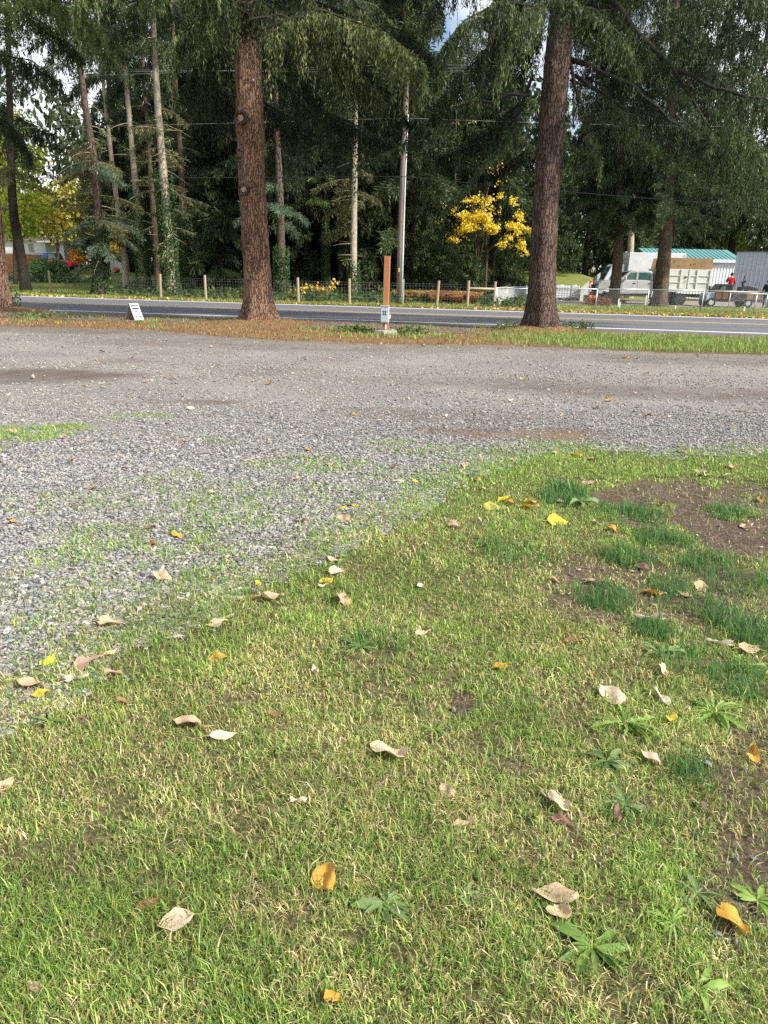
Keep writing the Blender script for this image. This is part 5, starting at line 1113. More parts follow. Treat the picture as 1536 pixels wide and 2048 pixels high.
# ---- people
def person(name, loc, yaw, joints, cloth, label, hair=(.015, .012, .01), skin=(.5, .31, .22), face=True):
    t = empty(name, loc, label, 'person', rz=yaw)
    def skinned(nm_, pts, edges, rads, mat_, parent, sub=2):
        me = bpy.data.meshes.new(nm_); me.from_pydata(pts, edges, []); o = bpy.data.objects.new(nm_, me); lk(o, parent)
        md = o.modifiers.new('skin', 'SKIN'); sv = me.skin_vertices[0].data
        for i, r_ in enumerate(rads): sv[i].radius = (r_, r_) if not isinstance(r_, tuple) else r_
        sv[0].use_root = True; o.modifiers.new('sub', 'SUBSURF').levels = sub; o.modifiers['sub'].render_levels = sub; me.materials.append(mat_); return o
    J = joints; names = list(J); P = [J[k] for k in names]; ix = {k: i for i, k in enumerate(names)}
    E = [('pelvis', 'waist'), ('waist', 'chest'), ('chest', 'neck'), ('neck', 'chin'), ('chin', 'head'), ('head', 'crown')]
    for s in 'LR': E += [('chest', 'sh' + s), ('sh' + s, 'el' + s), ('el' + s, 'wr' + s), ('wr' + s, 'pa' + s), ('pelvis', 'hi' + s), ('hi' + s, 'kn' + s), ('kn' + s, 'an' + s), ('an' + s, 'to' + s)]
    rad = dict(pelvis=.15, waist=.14, chest=.16, neck=.055, chin=.075, head=.095, crown=.06)
    for s in 'LR': rad.update({'sh' + s: .075, 'el' + s: .05, 'wr' + s: .032, 'pa' + s: .036, 'hi' + s: .095, 'kn' + s: .065, 'an' + s: .045, 'to' + s: .04})
    extra = []
    for s in 'LR':
        d = Vector(J['pa' + s]) - Vector(J['wr' + s]); d.normalize(); sd = d.cross(Vector((0, 1, .2))).normalized()
        for q, (o_, l_) in enumerate(((-.03, .075), (-.01, .09), (.01, .085), (.03, .065))): nm_ = f'f{s}{q}'; names.append(nm_); P.append(tuple(Vector(J['pa' + s]) + d * l_ + sd * o_)); ix[nm_] = len(P) - 1; E.append(('pa' + s, nm_)); rad[nm_] = .009
        nm_ = f'f{s}t'; names.append(nm_); P.append(tuple(Vector(J['wr' + s]) + d * .05 + sd * .06)); ix[nm_] = len(P) - 1; E.append(('wr' + s, nm_)); rad[nm_] = .011
    ms = pm('skin', skin, tuple(v * .9 for v in skin), 12, .55); me = skinned('body', P, [(ix[a], ix[b]) for a, b in E], [rad[k] for k in names], ms, t)
    def garment(nm_, keys, edges, grow, mat_):
        ii = {k: i for i, k in enumerate(keys)}; return skinned(nm_, [J[k] for k in keys], [(ii[a], ii[b]) for a, b in edges], [rad[k] + grow for k in keys], mat_, t)
    top = ['chest', 'waist', 'pelvis', 'shL', 'elL', 'wrL', 'shR', 'elR', 'wrR']
    garment('shirt', top, [('chest', 'waist'), ('waist', 'pelvis'), ('chest', 'shL'), ('shL', 'elL'), ('elL', 'wrL'), ('chest', 'shR'), ('shR', 'elR'), ('elR', 'wrR')], .022, pm('shirt_cloth', cloth[0], tuple(v * .7 for v in cloth[0]), 9, .85))
    garment('trousers', ['pelvis', 'hiL', 'knL', 'anL', 'hiR', 'knR', 'anR'], [('pelvis', 'hiL'), ('hiL', 'knL'), ('knL', 'anL'), ('pelvis', 'hiR'), ('hiR', 'knR'), ('knR', 'anR')], .02, pm('trouser_cloth', cloth[1], None, 9, .85))
    for s in 'LR':
        a_, b_ = np.array(J['an' + s]), np.array(J['to' + s]); MB().tube([a_ + [0, .05, -.05], (a_ + b_) / 2 + [0, 0, -.02], b_], [.05, .058, .045], 8).build('shoe', M['black'], t, smooth=True)
    bmx = bmesh.new(); bmesh.ops.create_uvsphere(bmx, u_segments=16, v_segments=10, radius=.115); h = np.array(J['head'])
    bmesh.ops.delete(bmx, geom=[v for v in bmx.verts if v.co.z < -.03 and v.co.y < .03 or v.co.y < -.07 and v.co.z < .05], context='VERTS')
    me2 = bpy.data.meshes.new('hair'); bmx.to_mesh(me2); bmx.free(); hr = bpy.data.objects.new('hair', me2); lk(hr, t); hr.location = tuple(h + [0, .012, .035]); me2.materials.append(pm('hair', hair, None, 30, .7)); me2.polygons.foreach_set('use_smooth', np.full(len(me2.polygons), True))
    if face:
        f = h + np.array([0, -.098, 0])
        MB().tube([f + [-.075, .02, .015], f + [-.04, -.012, .015], f + [.04, -.012, .015], f + [.075, .02, .015]], [.012, .024, .024, .012], 8).build('sunglasses', M['black'], t)
        MB().tube([f + [0, .0, .02], f + [0, -.025, -.02]], [.01, .018], 6).build('nose', ms, t); MB().tube([f + [-.05, .03, -.07], f + [-.02, -.005, -.085], f + [.02, -.005, -.085], f + [.05, .03, -.07]], [.02, .03, .03, .02], 8).build('beard', pm('beard', hair, None, 30, .8), t)
    for sx in (-1, 1): MB().tube([h + [sx * .1, 0, .02], h + [sx * .112, .01, -.03]], [.022, .014], 8).build('ear', ms, t, smooth=True)
    return t
def stance(armL, armR, lean=0.0):
    J = dict(pelvis=(0, 0, .92), waist=(0, lean * -.1, 1.1), chest=(0, lean * -.25, 1.33), neck=(0, lean * -.33, 1.49), chin=(0, lean * -.36 - .02, 1.56), head=(0, lean * -.38 - .01, 1.63), crown=(0, lean * -.38, 1.70))
    for s, sx, arm in (('L', -1, armL), ('R', 1, armR)):
        sh = np.array([sx * .19, lean * -.26, 1.40]); J['sh' + s] = tuple(sh); el, wr, pa = arm; J['el' + s] = tuple(sh + el); J['wr' + s] = tuple(sh + wr); J['pa' + s] = tuple(sh + pa)
        J['hi' + s] = (sx * .1, 0, .84); J['kn' + s] = (sx * .11, -.02, .47); J['an' + s] = (sx * .12, .02, .09); J['to' + s] = (sx * .13, -.15, .04)
    return J
flw = np.array(fl.location); s_ = fl.scale[0]
pz = .62 * s_; pY = flw[1] - .2
p0 = at(1459, 580, pY); jr = stance(([-.07, -.02, -.28], [-.03, -.2, -.42], [-.01, -.26, -.47]), ([.08, -.08, -.26], [.1, -.28, -.12], [.09, -.36, -.09]), .3)
o = person('person', (p0[0], pY, pz), math.pi * .86, jr, ((.6, .02, .04), (.025, .025, .03)), 'person in a red jacket and dark trousers standing on the loaded flatbed, seen from behind', face=False); o.scale = (.96,) * 3
p1 = gp(1529, 615); jb = stance(([-.06, 0, -.28], [-.02, -.16, -.44], [0, -.22, -.5]), ([.07, .0, -.28], [.06, -.14, -.46], [.05, -.2, -.53]), .25)
o = person('person', (p1[0], p1[1], 0), R(-35), jb, ((.02, .022, .027), (.02, .02, .024)), 'bearded person in dark clothes and sunglasses standing at the right edge behind the fence'); o.scale = (1.02,) * 3
g0 = p1 + [-.25, -.5, 0]
M['teal'] = pm('teal_plastic', (.05, .35, .27), None, 8, .5)
o = empty('plastic_bag', g0 + [.25, -.1, 0], 'green plastic bag on the ground at the right edge', 'bag'); MB().tube([(0, 0, .0), (0, 0, .14), (.03, 0, .27), (.02, 0, .36)], [.2, .24, .15, .05], 9).build('sack', M['teal'], o, bevel=.0, smooth=True); MB().tube([(.02, 0, .34), (.05, 0, .44)], [.03, .06], 7).build('knot', M['teal'], o)

# ---- totes, crates, markers, brush
M['tote'] = pm('cloudy_white_plastic', (.82, .83, .82), (.72, .73, .73), 4, .5)
def tote(px0, px1, py, label, dY=0):
    a = gp(px0, py); Y = a[1] + dY; a = at(px0, py, Y); c = at(px1, py, Y); wd = c[0] - a[0]; o = empty('tote_tank', ((a[0] + c[0]) / 2, Y, 0), label, 'tank', 'caged plastic tanks beside the slatted fence', rz=R(-3)); w2 = wd / 2; h = 1.12
    MB().box(-w2 + .03, w2 - .03, .02, 1.1, .17, h - .04).build('bottle', M['tote'], o, bevel=.05)
    MB().tube([(0, .55, h - .05), (0, .55, h + .03)], .14, 12).build('cap', M['white'], o)
    b = MB()
    for k in range(7): x = -w2 + wd * k / 6; b.tube([(x, 0, .15), (x, 0, h)], .008, 5); b.tube([(x, 1.12, .15), (x, 1.12, h)], .008, 5)
    for k in range(6): z = .17 + (h - .17) * k / 5; b.tube([(-w2, 0, z), (w2, 0, z), (w2, 1.12, z), (-w2, 1.12, z), (-w2, 0, z)], .008, 5)
    b.build('cage', M['wire'], o)
    b = MB().box(-w2, w2, 0, 1.1, .11, .15)
    for x in (-w2 + .08, 0, w2 - .08): b.box(x - .07, x + .07, .0, 1.1, .0, .109)
    b.build('pallet', M['steel_dark'], o); return o
tote(1107, 1139.5, 600, 'wide caged white tank on a pallet, next to the dark-barked fir trunk'); tote(1141, 1158, 600, 'narrow-looking caged white tank on a pallet, next to the slatted fence')
c = gp(1167, 602); o = empty('crate', c, 'dark brown crate on the bare ground beside the caged tanks', 'crate'); MB().box(-.34, .34, -.25, .25, .02, .46).build('crate_body', M['rust'], o, bevel=.015)
b = MB()
for z in (.04, .19, .34): b.box(-.36, .36, -.28, -.252, z, z + .1)
b.build('slat', M['steel_dark'], o)
M['orange'] = pm('orange_plastic', (.8, .16, .03), None, 8, .5)
for x, y, lb in ((1179, 592, 'orange and white traffic barrel nearest the slatted fence'), (1187, 590, 'orange and white traffic barrel by the white cab-over truck')):
    c = at(x, y, gp(1290, 607)[1] + 4.5) * [1, 1, 0]; o = empty('traffic_barrel', c, lb, 'barrel', 'orange and white traffic barrels'); zt = at(x, 561, c[1])[2]
    MB().tube([(0, 0, 0), (0, 0, zt)], [.2, .15], 14).build('barrel', M['orange'], o, smooth=False)
    for f in (.35, .72): MB().tube([(0, 0, zt * f), (0, 0, zt * (f + .16))], [.207 - .05 * f, .207 - .05 * (f + .16)], 14, cap=False).build('stripe', M['white'], o)
for x, yb_, yt, lb in ((1236, 613, 597, 'taller white marker stake in front of the first conifer trunk'), (1238.5, 616, 604, 'stubby white marker stake in front of the first conifer trunk'), (1290.5, 610, 590, 'thin white marker stake below the cargo box corner of the silver truck'), (1350, 619, 611, 'short white marker stake in the grass under the rear wheel'), (1487, 625, 613, 'short white marker stake near the gate')):
    p = gp(x, yb_); o = empty('marker_stake', p, lb, 'stake', 'white marker stakes behind the chain-link fence'); h = at(x, yt, p[1])[2]; MB().prism([(-.04, -.05), (.04, -.05), (.05, h - .04), (.03, h), (-.01, h), (-.03, h - .04)], -.025, .025).build('stake', M['white'], o)
for x, y, lb, rr_, hh_ in ((1195, 611, 'heap of reddish brown brush behind the chain-link fence, left of the silver truck', 1.0, .5), (1222, 605, 'flat spread of reddish twigs at the foot of the first conifer', .9, .3)):
    p = gp(x, y); S = Spr(); k = 900; d = rng.standard_normal((k, 3)); d *= (rng.random(k) ** .4 / np.linalg.norm(d, axis=1))[:, None]; q = p + d * [rr_, .6, hh_]; q[:, 2] = np.abs(q[:, 2]); D = rng.normal(0, 1, (k, 3)); D[:, 2] *= .4
    S.put(q, D, rng.uniform(.2, .6, k), rng.uniform(.02, .06, k), mixcol((.12, .05, .03), (.34, .16, .1), rng.random(k))); tag(S.build('brush_heap', M['leaves']), lb, 'brush heap')

# ---- buildings in the yard
M['roof_teal'] = pm('teal_metal_roof', (.15, .34, .33), (.13, .3, .3), 4, .4); M['siding'] = pm('white_metal_siding', (.74, .75, .76), (.66, .67, .68), 3, .5); M['siding_blue'] = pm('blue_grey_metal_siding', (.46, .50, .57), (.40, .44, .51), 3, .5)
Yb = 74; a = at(1292, 590, Yb); c = at(1466, 590, Yb); wd = c[0] - a[0]; ze = at(1380, 520, Yb)[2]; zr_ = at(1380, 499.5, Yb)[2] + .1
t = empty('metal_building', (a[0], Yb, gz(a[0], Yb) * 0), 'long white metal-sided building under a teal roof', 'building')
b = MB().box(0, wd, 0, 7, -.1, ze)
b.build('wall', M['siding'], t)
b = MB()
for k in range(int(wd / .3)): x = .1 + k * .3; b.box(x, x + .07, -.035, -.002, 0, ze - .22)
b.build('siding_rib', M['siding'], t)
rf = MB().prism([(-.3, ze + .0), (-.3, ze + .1), (3.5, zr_ + .1), (7.3, ze + .1), (7.3, ze), (3.5, zr_)], 0, wd + .5); rf.v = [(p[1] - .25, p[0], p[2]) for p in rf.v]; ro = rf.build('roof', M['roof_teal'], t)
b = MB()
for k in range(int((wd + .4) / .42)): x = -.2 + k * .42; b.tube([(x, -.31, ze + .115), (x, 3.5, zr_ + .115)], .03, 4)
b.build('roof_seam', M['roof_teal'], ro)
MB().box(-.2, wd + .2, -.33, -.301, ze - .18, ze + .09).build('fascia', M['white'], t)
Yb = 63; a = at(1460, 590, Yb); zt = at(1500, 504, Yb)[2]
t = empty('storage_shed', (a[0], Yb, 0), 'tall blue-grey ribbed metal shed cut off by the right edge', 'building', rz=R(-26))
MB().box(0, 14, 0, 6, -.1, zt).build('wall', M['siding_blue'], t)
b = MB()
for k in range(44): x = .02 + k * .32; b.box(x, x + .12, -.05, -.002, 0, zt - .05)
b.build('siding_rib', M['siding_blue'], t); MB().box(-.05, 14.05, -.08, 6.05, zt + .002, zt + .09).build('roof', M['steel_dark'], t)
tag(np_obj('yard', np.array([gp(1085, 606), gp(1700, 622), [60, 75, 0], [14, 75, 0]]) + [0, 0, .006], [np.array([[0, 1, 2, 3]])], pm('yard_dirt', (.30, .27, .24), (.2, .17, .14), 3, .95)), kind='structure')

# ---- homestead at the far left
Yh = 84; a = at(-60, 540, Yh); c = at(132, 540, Yh); wd = c[0] - a[0]; zb = float(gz(a[0] + 4, Yh)); ze = at(60, 482, Yh)[2] - zb; zr_ = at(60, 474, Yh)[2] - zb
t = empty('mobile_home', (a[0], Yh, zb), 'white mobile home with a tan low roof behind the wooden fence', 'house')
MB().box(0, wd, 0, 4, -.3, ze).build('wall', M['siding'], t)
r_ = MB().prism([(-.4, ze + .002), (-.4, ze + .12), (2, zr_ + .1), (4.4, ze + .12), (4.4, ze + .002)], 0, wd + .6); r_.v = [(p[1] - .3, p[0], p[2]) for p in r_.v]; r_.build('roof', pm('tan_roof', (.5, .4, .3), None, 5, .8), t)
fx = lambda px: at(px, 500, Yh)[0] - a[0]
for x0, x1, y0, y1, mt_ in ((34, 42, 486, 503, 'steel_dark'), (58, 68, 488, 504, 'post_wood'), (92, 118, 484, 503, 'concrete')):
    w_ = MB().box(fx(x0), fx(x1), -.06, .0, at(60, y1, Yh)[2] - zb, at(60, y0, Yh)[2] - zb).build('window', M[mt_], t); 
MB().box(fx(88), fx(125), -1.6, -.002, ze - .15, ze - .04).build('porch_roof', M['white'], t)
Yf = 66; a = at(-60, 556, Yf); c = at(92, 556, Yf); zb = float(gz(a[0] + 3, Yf)); zt = at(50, 506, Yf)[2] - zb
t = empty('board_fence', (a[0], Yf, zb), 'orange-brown board fence with a white top rail at the far left', 'fence')
M['board'] = pm('orange_cedar_board', (.56, .27, .11), (.4, .17, .06), 2.2, .75, stretch=(3, 3, .5))
b = MB(); wd = c[0] - a[0]; n_ = int(wd / .19)
for k in range(n_): b.box(k * .19, k * .19 + .18, 0, .03, .25 - .6 * 0, zt - .12 + random.uniform(-.01, .01))
b.build('board', M['board'], t); MB().box(0, wd, -.04, .05, zt - .12, zt).build('top_rail', M['white'], t); MB().box(0, wd, -.05, .04, -.7, .25).build('base_board', M['white'], t)
# red off-roader with a blue soft top, nose to the right
Yj = 78; a = at(80, 540, Yj); c = at(151, 540, Yj); t = empty('off_roader', (a[0], Yj, float(gz(a[0] + 1, Yj))), 'red off-roader with a blue soft top parked behind the creeper mound', 'car'); s_ = (c[0] - a[0]) / 3.8; t.scale = (s_, s_, s_)
MB().prism([(.05, .45), (.05, 1.12), (2.5, 1.12), (2.62, 1.16), (3.55, 1.02), (3.72, .9), (3.72, .5), (3.4, .45), (3.3, .75), (2.9, .86), (2.6, .75), (2.5, .45)], -.8, .8).build('body', M['red'], t, bevel=.05)
MB().prism([(.1, 1.13), (.18, 1.78), (1.25, 1.82), (1.25, 1.13)], -.76, .76).build('soft_top', pm('blue_canvas', (.05, .1, .32), (.04, .08, .26), 6, .8), t, bevel=.04)
MB().prism([(1.26, 1.13), (1.26, 1.82), (2.1, 1.8), (2.45, 1.13)], -.75, .75).build('cab', M['black'], t, bevel=.03)
MB().prism([(1.36, 1.2), (1.36, 1.72), (2.0, 1.7), (2.26, 1.2)], -.765, -.752).build('side_window', M['glass'], t)
MB().box(3.7, 3.86, -.75, .75, .5, .68).build('bumper', M['steel_dark'], t, bevel=.02)
MB().prism([(2.5, .74), (2.62, .92), (3.28, .92), (3.4, .74), (3.3, .72), (3.2, .84), (2.7, .84), (2.6, .72)], -.86, -.8).build('wheel_arch', M['red'], t)
for x in (.75, 2.96):
    for y in (-.72, .72): wheel(t, x, y, .4, .26)
Ys = 78; a = at(222, 543, Ys); c = at(246, 543, Ys); zb = float(gz(a[0], Ys)); t = empty('garden_shed', (a[0], Ys, zb), 'small white sided shed between the ivy-clad trunks', 'shed'); h = at(232, 503, Ys)[2] - zb
MB().box(0, c[0] - a[0], 0, 2, -.3, h).build('wall', M['siding'], t)
b = MB()
for k in range(int(h / .16)): b.box(-.01, c[0] - a[0] + .01, -.03, -.002, k * .16, k * .16 + .13)
b.build('clapboard', M['siding'], t); MB().prism([(-.2, h + .002), ((c[0] - a[0]) / 2, h + .5), (c[0] - a[0] + .2, h + .002)], -.2, 2.2).build('roof', M['steel_dark'], t)
p = at(233, 543, 74); p[2] = float(gz(p[0], 74)); o = empty('pumpkin', p, 'big orange pumpkin in front of the small white shed', 'pumpkin'); bmx = bmesh.new(); bmesh.ops.create_uvsphere(bmx, u_segments=32, v_segments=12, radius=.36)
for v in bmx.verts: a_ = math.atan2(v.co.y, v.co.x); k = 1 + .07 * abs(math.cos(a_ * 5)); v.co.x *= k; v.co.y *= k; v.co.z = v.co.z * .78 + .26 - .10 * math.exp(-(v.co.x ** 2 + v.co.y ** 2) / .03) * (v.co.z > 0)
me = bpy.data.meshes.new('flesh'); bmx.to_mesh(me); bmx.free(); me.polygons.foreach_set('use_smooth', np.full(len(me.polygons), True)); me.materials.append(M['orange']); pk = bpy.data.objects.new('flesh', me); lk(pk, o); MB().tube([(0, 0, .42), (.02, 0, .54), (.06, 0, .6)], [.045, .035, .03], 7).build('stalk', M['twig'], o)
a = at(256, 540, 88); c = at(288, 540, 88); zb = float(gz(a[0], 88)); t = empty('travel_trailer', (a[0], 88, zb), 'white travel trailer glimpsed between two ivy-clad trunks', 'trailer'); wd = c[0] - a[0]; h = at(270, 458, 88)[2] - zb
MB().prism([(0, .5), (-.2, 1.2), (.1, h - .2), (.4, h), (wd, h), (wd + .2, h - .4), (wd + .2, .5)], 0, 2.2).build('shell', M['siding'], t, bevel=.06); MB().box(.6, wd - .4, -.02, -.002, h * .5, h * .75).build('window', M['glass'], t); wheel(t, wd * .5, .1, .35)

# ================================================================== FALLEN LEAVES AND WEEDS
def leaf_material(name, base, vein, spot, amt):
    mt, n, b, L = nm(name)
    x = noise(n, 130, 4); y = noise(n, 28, 4); q = ramp(n, x.outputs['Fac'], [(.62 - amt * .14, (0, 0, 0)), (.70 - amt * .12, (1, 1, 1))]).outputs['Color']
    c = mixc(n, ramp(n, y.outputs['Fac'], [(.4, (0, 0, 0)), (.62, (1, 1, 1))]).outputs['Color'], base, vein); c = mixc(n, q, c, spot)
    L(c, b.inputs['Base Color']); b.inputs['Roughness'].default_value = .6; b.inputs['Specular IOR Level'].default_value = .25; bump(n, b, y.outputs['Fac'], .4, .004)
    t = n.nodes.new('ShaderNodeBsdfTranslucent'); L(c, t.inputs['Color']); s = n.nodes.new('ShaderNodeMixShader'); s.inputs['Fac'].default_value = .18
    L(b.outputs['BSDF'], s.inputs[1]); L(t.outputs['BSDF'], s.inputs[2]); L(s.outputs['Shader'], n.nodes['Material Output'].inputs['Surface']); return mt
LM = dict(pale=leaf_material('pale_tan_leaf', (.82, .66, .47), (.70, .53, .36), (.30, .2, .13), .3), speck=leaf_material('speckled_tan_leaf', (.80, .60, .39), (.7, .5, .31), (.12, .07, .04), .8), tan=leaf_material('tan_leaf', (.68, .49, .32), (.54, .37, .22), (.2, .12, .08), .5),
          pink=leaf_material('pinkish_tan_leaf', (.62, .40, .30), (.5, .3, .22), (.25, .14, .1), .4), brown=leaf_material('brown_leaf', (.26, .14, .07), (.36, .2, .09), (.1, .05, .03), .5), orange=leaf_material('orange_leaf', (.75, .36, .05), (.68, .44, .07), (.16, .07, .04), .8),
          yellow=leaf_material('yellow_leaf', (.80, .58, .05), (.72, .5, .06), (.3, .18, .04), .4), olive=leaf_material('olive_leaf', (.42, .40, .08), (.5, .42, .1), (.2, .15, .05), .4), purple=leaf_material('purple_brown_leaf', (.24, .12, .10), (.32, .17, .13), (.1, .05, .05), .4),
          cream=leaf_material('cream_leaf', (.82, .72, .55), (.72, .62, .46), (.2, .15, .1), .25), lime=leaf_material('lime_leaf', (.5, .58, .06), (.65, .62, .08), (.3, .22, .05), .4))
M['stem'] = pm('leaf_stalk', (.6, .42, .18), (.5, .3, .12), 20, .6)
def leaf_mesh(seed, asp=.78, curl=.5, fold=.3, pointy=.5, name='blade'):
    r = random.Random(seed); nu, nv = 13, 7; V = []; Fc = []
    ph = r.uniform(0, 6); tw = r.uniform(-.4, .4)
    for i in range(nu):
        u = i / (nu - 1); q_ = max(u, .004) ** (.38 + .12 * pointy) * max(1 - u, .0) ** (.5 + .5 * pointy); wdt = asp * .5 * q_ / (.60 - .2 * pointy)
        for j in range(nv):
            v = (j / (nv - 1) - .5) * 2; jag = 1 + (.06 * math.sin(u * 23 + v * 2 + ph) + .09 * math.sin(u * 9 * v + ph * 2) if abs(v) > .9 else 0)
            x = u - .5 - .10 * abs(v) * (1 - u) ** 3; y = wdt * v * jag; z = fold * .5 * abs(y) * (1 + .7 * math.sin(u * 5 + ph + v)) + curl * (u - .5) ** 2 * .42 + .07 * math.sin(u * 7 + v * 2.2 + ph) + tw * y * (u - .4) + .025 * math.cos(abs(v) * 9 + u * 11)
            V.append((x, y, z))
    for i in range(nu - 1):
        for j in range(nv - 1): a = i * nv + j; Fc.append((a, a + 1, a + nv + 1, a + nv))
    me = bpy.data.meshes.new(name); me.from_pydata(V, [], Fc); me.polygons.foreach_set('use_smooth', np.full(len(me.polygons), True)); me.update(); return me
def stem_mesh(seed):
    r = random.Random(seed); b = MB(); b.tube([(-.5, 0, .05), (-.62, r.uniform(-.04, .04), .06), (-.82, r.uniform(-.12, .12), .03), (-.98, r.uniform(-.22, .22), .0)], [.014, .011, .009, .012], 5)
    o = b.build('stalk', M['stem'], None, smooth=True); me = o.data; bpy.data.objects.remove(o); return me
SHAPES = {'round': [leaf_mesh(s, .92, .35, .22 + .05 * s, .25) for s in range(1, 5)], 'oval': [leaf_mesh(s, .6 + .035 * (s % 6), .3 + .13 * (s % 5), .2 + .12 * (s % 4), .4 + .08 * (s % 5)) for s in range(21, 32)], 'narrow': [leaf_mesh(s, .3 + .04 * (s % 4), .5, .35 + .2 * (s % 3), .5) for s in range(40, 46)], 'curled': [leaf_mesh(s, .56 + .05 * (s % 3), 1.1 + .25 * (s % 4), .8 + .2 * (s % 4), .5) for s in range(50, 58)], 'heart': [leaf_mesh(s, .95, .3, .16 + .07 * (s % 4), .75) for s in range(60, 66)]}
STEMS = [stem_mesh(s) for s in (1, 2, 3)]
nleaf = [0]
def fallen(px, py, size_px, shape, col, label, group=None, rot_=None, tilt=None, lift=.015):
    p = gp(px, py); p[2] = gz(p[0], p[1]) + lift + (.007 if size_px > 40 else 0); dist = np.linalg.norm(p - np.array([0, 0, CAMH])); dep = float(np.dot(p - np.array([0, 0, CAMH]), fwd)); size = size_px * dep / F * 1.0
    nleaf[0] += 1; k = nleaf[0]
    o = bpy.data.objects.new('fallen_leaf', None); o.empty_display_size = .03; C.objects.link(o); o.location = tuple(p); r = random.Random(k * 7 + 1)
    tx, ty = (r.uniform(-.35, .35), r.uniform(-.3, .3)) if tilt is None else tilt
    o.rotation_euler = (tx, ty, r.uniform(0, 6.28) if rot_ is None else R(rot_)); o.scale = (size,) * 3; tag(o, label, 'leaf', group)
    me = SHAPES[shape][k % len(SHAPES[shape])].copy(); me.materials.clear(); me.materials.append(LM[col]); bl = bpy.data.objects.new('blade', me); lk(bl, o)
    if size_px > 22: lk(bpy.data.objects.new('stalk', STEMS[k % 3]), o)
    return o
